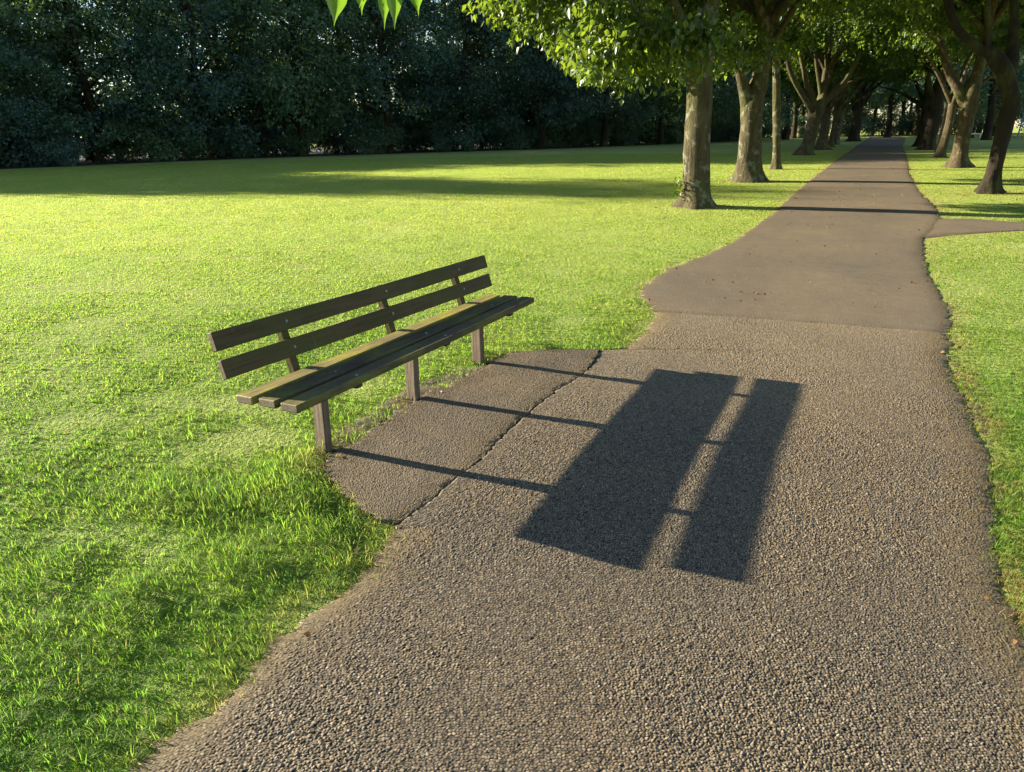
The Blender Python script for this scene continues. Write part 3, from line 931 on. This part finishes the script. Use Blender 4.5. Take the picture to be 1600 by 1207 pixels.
def crown_mesh(name, seed, clumps, per, size, rc=(.45, .8), droop=.45, flat=.62):
    """clumps: (x, y, z) centres; each is a ragged spray of leaves"""
    rng = np.random.default_rng(seed)
    Cs = []; Os = []
    cen = np.mean(clumps, axis=0)
    for c in clumps:
        r = rng.uniform(*rc)
        m_ = int(per * (r / rc[1]) ** 2 * rng.uniform(.7, 1.2))
        p = rng.normal(0, 1, (m_, 3)); p /= np.linalg.norm(p, axis=1)[:, None]
        rad = r * rng.random(m_) ** .45
        q = p * rad[:, None] * np.array([1, 1, flat])
        # twigs: leaves gather along a few spokes
        sp = rng.normal(0, 1, (7, 3)); sp /= np.linalg.norm(sp, axis=1)[:, None]
        which = rng.integers(0, 7, m_)
        on = rng.random(m_) < .45
        q[on] = sp[which[on]] * (r * 1.25 * rng.random(on.sum()))[:, None] * np.array([1, 1, flat]) + rng.normal(0, .07, (on.sum(), 3))
        Cs.append(c + q)
        o = (c - cen); o = o / (np.linalg.norm(o) + 1e-6)
        Os.append(np.repeat(o[None], m_, 0) * .5 + p * .4)
    V, F = leaves(np.concatenate(Cs), np.concatenate(Os), size, rng, droop)
    return mesh_np(name, V, None, F)


def dome_clumps(seed, n, r, zb, zt, inner=.35, base=lambda rr: 0.0):
    """clump centres filling a broad crown: radius r, underside zb + base(r'), top zt"""
    rng = np.random.default_rng(seed)
    out = []
    while len(out) < n:
        a_ = rng.uniform(0, 2 * math.pi); rr = r * math.sqrt(rng.uniform(inner ** 2 * .3, 1))
        t = rng.random()
        lo = zb + base(rr / r)
        hi = zt - (zt - zb) * .75 * (rr / r) ** 2.2
        if hi < lo + .3: hi = lo + .3
        z = lo + (hi - lo) * (t ** .8)
        lob = 1 + .18 * math.sin(3 * a_ + seed) + .12 * math.sin(5 * a_ + 2 * seed)
        out.append((rr * lob * math.cos(a_), rr * lob * math.sin(a_), z))
    return np.array(out)


TRUNKS = {
    'T1': ((3.0, 12.6), [[(0.004, -0.061, 0.258), (0.0, 0.0, 0.237), (-0.003, 0.22, 0.221), (-0.01, 0.517, 0.216), (-0.027, 0.905, 0.216), (-0.03, 1.38, 0.206), (-0.034, 1.934, 0.196), (-0.046, 2.295, 0.206), (0.013, 2.604, 0.155), (0.077, 2.951, 0.134), (0.097, 3.503, 0.103), (0.091, 4.159, 0.067)], [(-0.086, 2.161, 0.175), (-0.259, 2.459, 0.124), (-0.385, 2.654, 0.103), (-0.532, 2.918, 0.088), (-0.817, 3.349, 0.067), (-1.16, 3.771, 0.046)], [(0.047, 2.822, 0.082), (0.316, 3.331, 0.062), (0.66, 3.743, 0.041)], [(-0.405, 2.672, 0.052), (-0.893, 2.88, 0.041), (-1.467, 2.932, 0.031), (-2.039, 2.811, 0.021)]]),
    'T2': ((5.13, 16.97), [[(0.005, -0.067, 0.316), (0.013, 0.013, 0.289), (0.005, 0.278, 0.275), (-0.001, 0.695, 0.254), (-0.015, 1.208, 0.24), (-0.019, 1.587, 0.247), (0.083, 1.957, 0.199), (0.107, 2.445, 0.186), (0.121, 3.043, 0.165), (0.112, 3.741, 0.124), (0.105, 4.532, 0.069)], [(-0.063, 1.462, 0.192), (-0.207, 1.777, 0.137), (-0.342, 2.148, 0.124), (-0.448, 2.515, 0.117), (-0.579, 3.054, 0.096), (-0.801, 3.64, 0.069)], [(0.105, 2.324, 0.082), (0.379, 2.92, 0.069), (0.71, 3.501, 0.055)]]),
    'T3': ((7.01, 20.76), [[(-0.012, -0.048, 0.151), (-0.011, 0.032, 0.126), (-0.023, 0.257, 0.109), (-0.056, 0.702, 0.109), (-0.113, 1.328, 0.109), (-0.182, 2.092, 0.105), (-0.264, 2.72, 0.092), (-0.328, 3.423, 0.075), (-0.345, 4.137, 0.05)]]),
    'T4': ((10.8, 29.14), [[(0.007, -0.067, 0.351), (0.019, 0.044, 0.292), (0.085, 0.311, 0.245), (0.159, 0.708, 0.234), (0.229, 1.145, 0.234), (0.326, 1.534, 0.257), (0.435, 1.791, 0.21), (0.48, 2.218, 0.14), (0.5, 2.852, 0.117), (0.52, 3.683, 0.093), (0.517, 4.498, 0.07)], [(0.252, 1.362, 0.187), (-0.04, 1.735, 0.14), (-0.35, 2.083, 0.117), (-0.66, 2.449, 0.099), (-0.927, 2.875, 0.082), (-1.099, 3.254, 0.07), (-1.366, 3.713, 0.047)], [(0.28, 1.535, 0.164), (-0.0, 2.013, 0.117), (-0.273, 2.443, 0.093), (-0.478, 2.91, 0.082), (-0.707, 3.393, 0.058)], [(0.378, 1.685, 0.164), (0.794, 2.064, 0.14), (1.089, 2.463, 0.117), (1.266, 2.882, 0.093), (1.411, 3.359, 0.07), (1.595, 3.871, 0.047)], [(0.435, 2.006, 0.117), (0.24, 2.54, 0.082), (0.036, 3.173, 0.07), (-0.13, 3.898, 0.047)], [(0.469, 1.898, 0.105), (0.728, 2.638, 0.082), (0.928, 3.263, 0.07)], [(1.005, 2.21, 0.082), (1.431, 2.458, 0.058), (1.905, 2.661, 0.047)]]),
    'T5': ((13.6, 34.72), [[(0.006, -0.053, 0.333), (0.019, 0.079, 0.278), (0.037, 0.423, 0.222), (0.054, 0.764, 0.208), (0.066, 1.155, 0.208), (-0.045, 1.416, 0.195), (-0.252, 1.806, 0.139), (-0.485, 2.193, 0.097)], [(0.053, 1.025, 0.181), (0.188, 1.541, 0.153), (0.294, 2.053, 0.125), (0.384, 2.686, 0.097), (0.458, 3.437, 0.069)], [(0.011, 1.156, 0.167), (0.049, 1.801, 0.125), (0.005, 2.44, 0.097), (-0.161, 3.197, 0.069)]]),
    'T6': ((15.56, 38.66), [[(0.007, -0.059, 0.216), (0.024, 0.059, 0.17), (0.057, 0.587, 0.131), (0.113, 1.167, 0.124), (0.169, 1.742, 0.116), (0.163, 2.313, 0.1), (0.125, 3.159, 0.062)]]),
    'T7': ((17.99, 44.11), [[(0.004, -0.034, 0.264), (0.055, 0.133, 0.211), (0.095, 0.701, 0.167), (0.142, 1.197, 0.159), (0.154, 1.69, 0.141), (0.216, 2.341, 0.106), (0.189, 3.148, 0.07)], [(0.142, 1.197, 0.106), (0.27, 1.59, 0.079), (0.34, 2.177, 0.053)]]),
    'T8': ((23.01, 53.35), [[(0.005, -0.041, 0.468), (0.023, 0.162, 0.383), (0.041, 1.047, 0.341), (-0.016, 1.845, 0.341), (-0.054, 2.831, 0.255), (-0.116, 3.998, 0.17)]]),
    'R1': ((8.46, 13.83), [[(0.012, -0.066, 0.248), (-0.002, 0.011, 0.214), (0.015, 0.229, 0.18), (0.036, 0.551, 0.169), (0.056, 0.869, 0.175), (0.075, 1.182, 0.186), (0.104, 1.439, 0.186), (0.055, 1.643, 0.192), (-0.071, 1.917, 0.203), (-0.215, 2.119, 0.192), (-0.367, 2.25, 0.147), (-0.551, 2.321, 0.124), (-0.754, 2.452, 0.107), (-0.935, 2.581, 0.101), (-1.068, 2.747, 0.096), (-1.22, 3.036, 0.085), (-1.392, 3.461, 0.068), (-1.547, 3.922, 0.045)], [(-0.036, 1.846, 0.169), (0.048, 2.144, 0.147), (0.058, 2.488, 0.124), (0.069, 2.873, 0.101), (0.064, 3.438, 0.073), (0.06, 3.987, 0.045)], [(0.106, 2.68, 0.068), (0.333, 2.869, 0.056), (0.683, 2.959, 0.039)], [(-0.462, 2.3, 0.101), (-0.513, 2.594, 0.079), (-0.607, 2.884, 0.068), (-0.694, 3.263, 0.051)]]),
    'R2': ((11.49, 20.26), [[(0.01, -0.063, 0.376), (-0.005, 0.032, 0.311), (-0.009, 0.251, 0.261), (-0.012, 0.561, 0.253), (-0.011, 0.945, 0.261), (-0.007, 1.399, 0.278), (0.009, 1.772, 0.294), (0.105, 2.14, 0.212), (0.139, 2.576, 0.18), (0.148, 3.149, 0.155), (0.064, 3.713, 0.131), (0.003, 4.401, 0.082)], [(-0.02, 1.475, 0.229), (-0.274, 1.851, 0.18), (-0.486, 2.179, 0.147), (-0.651, 2.517, 0.123), (-0.756, 2.878, 0.106), (-0.902, 3.307, 0.09), (-1.031, 3.73, 0.074)], [(-0.615, 2.487, 0.049), (-0.874, 2.737, 0.037), (-1.227, 3.0, 0.029), (-1.543, 3.247, 0.025), (-1.802, 3.532, 0.02)]]),
    'R3': ((13.69, 25.28), [[(0.006, -0.039, 0.203), (0.014, 0.039, 0.173), (0.067, 0.348, 0.152), (0.112, 0.693, 0.142), (0.152, 1.073, 0.142), (0.155, 1.544, 0.132), (0.159, 2.008, 0.112), (0.147, 2.559, 0.081)]]),
    'R4': ((16.97, 32.28), [[(-0.018, -0.049, 0.414), (-0.011, 0.074, 0.336), (0.006, 0.467, 0.284), (0.034, 0.954, 0.284), (0.042, 1.556, 0.297), (0.044, 2.033, 0.31), (0.085, 2.738, 0.207), (0.074, 3.434, 0.155), (0.028, 4.348, 0.103)], [(-0.002, 1.676, 0.181), (-0.348, 2.276, 0.129), (-0.639, 2.867, 0.103)]]),
    'R5': ((19.06, 37.04), [[(0.008, -0.057, 0.296), (0.017, 0.084, 0.252), (0.038, 0.534, 0.207), (0.042, 1.092, 0.193), (0.046, 1.644, 0.178), (0.009, 2.462, 0.133), (-0.057, 3.27, 0.089)]]),
    'R6': ((15.77, 29.39), [[(0.004, -0.023, 0.094), (0.013, 0.067, 0.071), (0.038, 0.359, 0.059), (0.072, 0.737, 0.059), (0.095, 1.178, 0.053), (0.078, 1.724, 0.047)]]),
}
TREE_TEXT = {
    'T1': ('stout pale smooth trunked tree nearest the bench on the left edge of the path', M_BARK, .42),
    'T2': ('thick forked tree second in the left row, behind the stout pale trunk', M_BARK, .40),
    'T3': ('slim straight pole like trunk third in the left row', M_BARK, .35),
    'T4': ('leaning tree with many spreading bare limbs fanning from a low fork', M_BARK_R, .55),
    'T5': ('bent rough trunk just behind the tree with fanning limbs', M_BARK_R, .5),
    'T6': ('thin mossy leaning trunk beyond the bent rough one, left of path', M_BARK_R, .4),
    'T7': ('small grey trunk with a side stub far along the left row', M_BARK, .4),
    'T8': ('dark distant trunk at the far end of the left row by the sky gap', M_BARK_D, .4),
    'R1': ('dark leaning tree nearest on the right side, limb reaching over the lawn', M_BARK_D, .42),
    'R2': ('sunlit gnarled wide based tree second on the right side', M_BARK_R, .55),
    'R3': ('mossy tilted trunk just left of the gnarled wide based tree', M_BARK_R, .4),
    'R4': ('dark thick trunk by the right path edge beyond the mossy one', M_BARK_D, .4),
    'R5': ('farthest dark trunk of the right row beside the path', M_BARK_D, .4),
    'R6': ('very thin pale sapling stem left of the mossy tilted trunk', M_BARK, .2),
}
LEAF = .105
base_fn = lambda q: .9 * max(0, q - .55) ** 1.0 * 2.2
VAR = []
for s_i, (r_, zb_, zt_) in enumerate([(3.6, 2.9, 7.6), (3.3, 3.1, 7.2), (3.9, 3.0, 8.2)]):
    VAR.append(crown_mesh('avenue_crown', 200 + s_i, dome_clumps(20 + s_i, 130, r_, zb_, zt_, .35, base_fn), 640, LEAF * 1.22, (.5, .85)))
# the nearest tree has a crown of its own, low on the lawn side
cl = list(dome_clumps(77, 105, 3.5, 2.95, 7.4, .35, base_fn))
rng_ = np.random.default_rng(5)
for k in range(46):
    f = rng_.random()
    x_ = -.5 - 3.0 * f
    lo = 2.05 + .16 * abs(math.sin(3 * f * 3.1)) + max(0, f - .45) * 2.3
    cl.append((x_, rng_.uniform(-1.6, 1.5), lo + rng_.random() ** 1.3 * 1.7))
T1CROWN = crown_mesh('near_crown', 222, np.array(cl), 520, LEAF * 1.16, (.36, .62), .75, .7)


def crown_limbs(rng, top, n, r, zlo, zhi):
    """limbs from the fork up into the crown"""
    out = []
    for k in range(n):
        a_ = k * 2 * math.pi / n + rng.uniform(-.4, .4)
        rr = r * rng.uniform(.5, .95); z1 = rng.uniform(zlo, zhi)
        p0 = np.array(top[:3]); p3 = p0 + np.array([rr * math.cos(a_), rr * math.sin(a_), z1])
        mid = p0 + (p3 - p0) * .5 + np.array([0, 0, .35 * rng.uniform(.2, 1)])
        out.append([(*p0, top[3] * .6), (*mid, top[3] * .36), (*p3, .012)])
    return out


for n_, (key, (pos, tubes)) in enumerate(TRUNKS.items()):
    x0, y0 = pos
    z0 = gz(x0, y0)
    lab, bark, fl = TREE_TEXT[key]
    rng = np.random.default_rng(300 + n_)
    root = empty('avenue_tree', (x0, y0, z0))
    tag(root, lab, 'tree', 'trees lining the path')
    slim = y0 / math.hypot(x0, y0) * (.86 if key in ('R1', 'R2') else 1)
    parts = []
    for k, tb in enumerate(tubes):
        # give side limbs some depth of their own
        dep = 0.0 if k == 0 else rng.choice([-1, 1]) * rng.uniform(.25, .6)
        zmin = tb[0][1]
        pts = [(p[0], dep * max(0, p[1] - zmin) * .6, p[1], p[2] * slim * .96) for p in tb]
        if k == 0:
            pts = [(pts[0][0], 0, -.22, pts[0][3] * 1.1)] + pts[1:]
        parts.append(tube(pts, 20 if k == 0 else 12, 400 + 10 * n_ + k, fl * 1.5 if k == 0 else 0, .07 if bark is M_BARK else .11))
    t0 = tubes[0]
    top = (t0[-3][0], 0, t0[-3][1], t0[-3][2])
    if key not in ('R6',):
        for k, tb in enumerate(crown_limbs(rng, top, 6, 2.4, .8, 2.8)):
            parts.append(tube(tb, 8, 700 + 10 * n_ + k))
    V, F = join(parts)
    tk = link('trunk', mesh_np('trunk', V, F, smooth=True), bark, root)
    if key in LAWN_SIDE:
        cw = link('crown', T1CROWN, M_LEAF, root)
        sc_, up_ = LAWN_SIDE[key]
        cw.scale = (sc_, sc_ * (-1 if n_ % 2 else 1), sc_)
        cw.location = (0, 0, up_)
    elif key == 'R6':
        cw = link('crown', crown_mesh('sapling_crown', 555, dome_clumps(31, 14, 1.0, 2.6, 4.2), 120, LEAF, (.3, .5)), M_LEAF, root)
    else:
        cw = link('crown', VAR[n_ % 3], M_LEAF, root)
        cw.rotation_euler.z = n_ * 2.1
        up_ = CROWN_LIFT.get(key, 0.0)
        sc_ = CROWN_SCALE.get(key, 1.0)
        cw.scale = (sc_, sc_, sc_)
        cw.location = (t0[-4][0] * .6, 0, up_)
    if key == 'T1':
        # leafy shoots at the foot of the trunk, lawn side
        rs = np.random.default_rng(9)
        Cc = np.array([(-.27, -.10, .30)]) + rs.normal(0, 1, (60, 3)) * np.array([.06, .06, .10])
        V, F = leaves(Cc, np.repeat([[-.8, -.3, .3]], 60, 0), .065, rs, .2)
        link('foot_foliage', mesh_np('foot_foliage', V, None, F), M_LEAF, root)

# ------------------------------------------------------------------ the wood beyond the lawn
WV = []
for s_i, (r_, zt_) in enumerate([(3.1, 10.2), (2.8, 9.2), (3.4, 11.2)]):
    rng = np.random.default_rng(800 + s_i)
    c = []
    while len(c) < 92:
        z = 1.0 + (zt_ - 1.0) * rng.random() ** .85
        f = (z - .3) / zt_
        rm = r_ * (.62 + .5 * math.sin(min(1, f * 1.15) * math.pi * .75)) * (1 - max(0, f - .62) * 1.75)
        a_ = rng.uniform(0, 6.283); rr = rm * math.sqrt(rng.uniform(.12, 1))
        c.append((rr * math.cos(a_), rr * math.sin(a_), z))
    me = crown_mesh('wood_crown', 810 + s_i, np.array(c), 430, .155, (.65, 1.25), .35, .75)
    parts = [tube([(0, 0, -.3, .24), (.05, .02, 1.2, .19), (.1, -.05, 3.2, .16), (-.05, .1, 5.5, .11), (.05, 0, zt_ - 1.5, .05)], 10, 820 + s_i, .4)]
    for k in range(7):
        a_ = k * .9 + s_i; zz_ = 1.8 + k * .75
        parts.append(tube([(.05, 0, zz_, .08), (1.0 * math.cos(a_), 1.0 * math.sin(a_), zz_ + .8, .05), (2.1 * math.cos(a_), 2.1 * math.sin(a_), zz_ + 1.3, .02)], 7, 840 + k))
    V, F = join(parts)
    WV.append((me, mesh_np('wood_trunk', V, F, smooth=True), zt_))
M_LEAF_DARK_ = M_LEAF_DARK
for me, tm, _ in WV:
    me.materials.append(M_LEAF_DARK); tm.materials.append(M_BARK_D)

for n_, (x0, y0, sh, sw) in enumerate(WOOD):
    me, tm, zt_ = WV[n_ % 3]
    root = empty('woodland_tree', (x0, y0, gz(x0, y0)))
    tag(root, 'dark leafy tree in the shaded wood beyond the lawn', 'tree', 'trees of the wood beyond the lawn')
    a = link('trunk', tm, None, root)
    b = link('crown', me, None, root)
    s3 = sh / zt_
    b.scale = (sw, sw, s3); a.scale = (1, 1, s3)
    b.rotation_euler.z = n_ * 1.7; a.rotation_euler.z = n_ * 1.7

wx = np.linspace(-70, 34, 53)
we = wood_edge(wx)
rows_w = np.linspace(0, 1, 16)
WX = np.repeat(wx[None, :], 16, 0) - rows_w[:, None] * 16
WY = we[None, :] + .9 + rows_w[:, None] * 34
WZ = ground(WX, WY) + .01
WZ[0] -= .03
i, j = np.meshgrid(np.arange(15), np.arange(52), indexing='ij'); q = (i * 53 + j).ravel()
tag(link('wood_floor', mesh_np('wood_floor', np.stack([WX, WY, WZ], -1).reshape(-1, 3), np.stack([q, q + 1, q + 54, q + 53], -1), smooth=True), M_FLOOR), 'leaf littered floor of the wood, its deep shade put into the dark colour', kind='structure')

# far trees closing the avenue: clear stems, sky between them
FV = []
for s_i in range(2):
    c = dome_clumps(60 + s_i, 70, 3.4, 3.3 - .5 * s_i, 9.5, .3, lambda q: .8 * max(0, q - .6) * 2)
    me = crown_mesh('far_crown', 860 + s_i, c, 170, .24, (.6, 1.1)); me.materials.append(M_LEAF_DARK)
    parts = [tube([(0, 0, -.3, .30), (.05, 0, 1.5, .22), (-.05, .1, 3.5, .18), (.1, 0, 7, .08)], 10, 870 + s_i, .4)]
    for k in range(5):
        a_ = k * 1.26; parts.append(tube([(0, 0, 2.6 + .3 * k, .09), (1.1 * math.cos(a_), 1.1 * math.sin(a_), 3.8 + .3 * k, .06), (2.4 * math.cos(a_), 2.4 * math.sin(a_), 4.8 + .3 * k, .02)], 7, 880 + k))
    V, F = join(parts)
    tm = mesh_np('far_trunk', V, F, smooth=True); tm.materials.append(M_BARK_D)
    FV.append((me, tm))
for n_, (x0, y0, s3) in enumerate(FAR):
    me, tm = FV[n_ % 2]
    root = empty('distant_tree', (x0, y0, gz(x0, y0)))
    tag(root, 'dark distant tree closing the end of the avenue', 'tree', 'distant trees past the end of the path')
    link('trunk', tm, None, root)
    b = link('crown', me, None, root)
    b.rotation_euler.z = n_ * 2.3
    b.scale = (s3, s3, s3)

# low bushes at the foot of the wood and across the end of the path
rng = np.random.default_rng(900)
c = []
for k in range(26):
    a_ = rng.uniform(0, 6.283); rr = math.sqrt(rng.random())
    c.append((rr * 1.5 * math.cos(a_), rr * .9 * math.sin(a_), .15 + 1.15 * rng.random() * (1 - .5 * rr)))
BUSH = crown_mesh('bush_foliage', 901, np.array(c), 420, .085, (.3, .6)); BUSH.materials.append(M_LEAF_DARK)
V, F = join([tube([(0, 0, -.15, .05), (.1 * k, .08 * (k - 1), .5, .035), (.3 * (k - 1), .1, 1.0, .015)], 6, 905 + k) for k in range(3)])
STEMS = mesh_np('bush_stems', V, F, smooth=True); STEMS.materials.append(M_BARK_D)
for n_, (x0, y0, s3, far) in enumerate(BUSHES):
    root = empty('bush', (x0, y0, gz(x0, y0)), n_ * 1.3)
    tag(root, 'low dark bush in the hedge across the far end of the avenue' if far else 'low dark bush at the foot of the shaded wood', 'bush', 'hedge bushes at the end of the path' if far else 'bushes along the wood edge')
    link('stems', STEMS, None, root)
    b = link('foliage', BUSH, None, root); b.scale = (s3, s3, s3)

# ------------------------------------------------------------------ sprig of leaves hanging into the view
SP0 = Vector((-.255, 1.50, 2.045))
root = empty('leaf_sprig', SP0)
tag(root, 'bright green sprig of pointed leaves hanging into the top edge of the view', 'leaves')
parts = [tube([(-1.5, -.9, 1.3, .012), (-.75, -.45, .55, .009), (-.25, -.12, .14, .005), (-.02, 0, .012, .0028), (.06, .005, .004, .0022), (.12, .0, -.004, .0015)], 8, 950)]
V, F = join(parts)
link('twig', mesh_np('twig', V, F, smooth=True), M_BARK, root)
for (bx_, bz_, tx_, tz_, wd_, dep_) in [(-.045, .0, -.067, -.084, .016, .01), (-.035, -.004, -.048, -.131, .028, -.01), (-.004, .0, -.005, -.108, .024, .012), (.030, .004, -.003, -.100, .026, -.004), (.040, .0, .036, -.134, .018, .006), (.058, .002, .058, -.137, .022, -.008), (.085, .0, .098, -.112, .026, .01)]:
    b0 = np.array([bx_, dep_ * .2, bz_]); t0 = np.array([tx_, dep_ * 2.0, tz_])
    ax = t0 - b0; ln = np.linalg.norm(ax); ax /= ln
    sd = np.cross(ax, [0.15, 1, .2]); sd /= np.linalg.norm(sd); nn = np.cross(sd, ax)
    prof = [(0, .02), (.12, .28), (.28, .66), (.45, .95), (.58, 1.0), (.68, .88), (.77, .58), (.85, .27), (.92, .10), (1, .01)]
    V = []; F = []
    for k, (t, w_) in enumerate(prof):
        cpt = b0 + ax * ln * t + nn * (math.sin(t * 3.0) * .006)
        for s__ in (-1, -.5, 0, .5, 1):
            V.append(cpt + sd * s__ * w_ * wd_ * .72 + nn * abs(s__) * w_ * wd_ * .16)
        if k:
            for q_ in range(4):
                a_ = (k - 1) * 5 + q_; F.append((a_, a_ + 1, a_ + 6, a_ + 5))
    link('leaf', mesh_np('leaf', np.array(V), np.array(F), smooth=True), M_LEAF_NEAR, root)

# ------------------------------------------------------------------ small things
rng = np.random.default_rng(33)
C = []; 
for cx, cy, sx, sy, n in [(9.3, 13.6, 1.5, .35, 150), (8.2, 13.7, .8, .3, 50), (11.2, 19.8, 1.6, .5, 70), (3.2, 12.4, .5, .25, 18), (5.4, 16.8, .7, .3, 18)]:
    q = rng.normal(0, 1, (n, 2)) * (sx, sy) + (cx, cy); C.append(q)
yy = 6.3 + 24 * rng.random(260) ** 1.3; q = np.stack([xl(yy) + (xr(yy) - xl(yy)) * rng.random(260), yy], -1); C.append(q)
yy = 2.0 + 6 * rng.random(46); sd = rng.random(46) < .6
q = np.stack([np.where(sd, xr(yy) - .10 + .22 * rng.random(46), xl(yy) - .1 + .2 * rng.random(46)), yy], -1); C.append(q)
C = np.concatenate(C)
z = ground(C[:, 0], C[:, 1]) + np.where(on_path(C[:, 0], C[:, 1], 0) > 0, .011, .022)
V, F = leaves(np.concatenate([C, z[:, None]], -1), rng.normal(0, 1, (len(C), 3)) * np.array([1, 1, .1]), .027, rng, 0.0, .8)
me = mesh_np('fallen_leaves', V, None, F)
tag(link('fallen_leaves', me, M_LITTER), 'scattered dry brown leaves on the grass and path', 'fallen leaves', kind='stuff')

# pale blue tubular frame far off to the right
fx, fy = 33.2, 52.3
root = empty('metal_frame', (fx, fy, gz(fx, fy)))
tag(root, 'pale blue tubular metal frame under the trees at the far right', 'metal frame')
for pts in ([(0, 0, -.2, .045), (.12, 0, 1.0, .045), (.26, 0, 2.3, .045)], [(1.9, 0, -.2, .045), (1.80, 0, 1.0, .045), (1.62, 0, 2.3, .045)]):
    V, F = tube(pts, 10, 0, 0, 0.0); link('post', mesh_np('post', V, F, smooth=True), M_BLUE, root)
for zz_, xa_, xb_ in ((.85, .10, 1.81), (2.25, .25, 1.63)):
    V, F = tube([(xa_, 0, zz_, .035), (1, 0, zz_, .035), (xb_, 0, zz_, .035)], 10, 0, 0, 0.0); link('crossbar', mesh_np('crossbar', V, F, smooth=True), M_BLUE, root)
# low white rail beyond the lawn on the right
root = empty('low_rail', (31.6, 55.5, gz(31.6, 55.5)), R(-25))
tag(root, 'low white rail on the grass in the distance behind the right hand trees', 'rail')
V, F = tube([(-.05, 0, .30, .05), (.5, 0, .31, .05), (1.05, 0, .30, .05)], 8, 0, 0, 0.0); link('bar', mesh_np('bar', V, F, smooth=True), M_WHITE, root)
for xx in (.08, .92):
    V, F = tube([(xx, 0, -.15, .04), (xx, 0, .1, .04), (xx, 0, .27, .04)], 8, 0, 0, 0.0); link('foot', mesh_np('foot', V, F, smooth=True), M_WHITE, root)
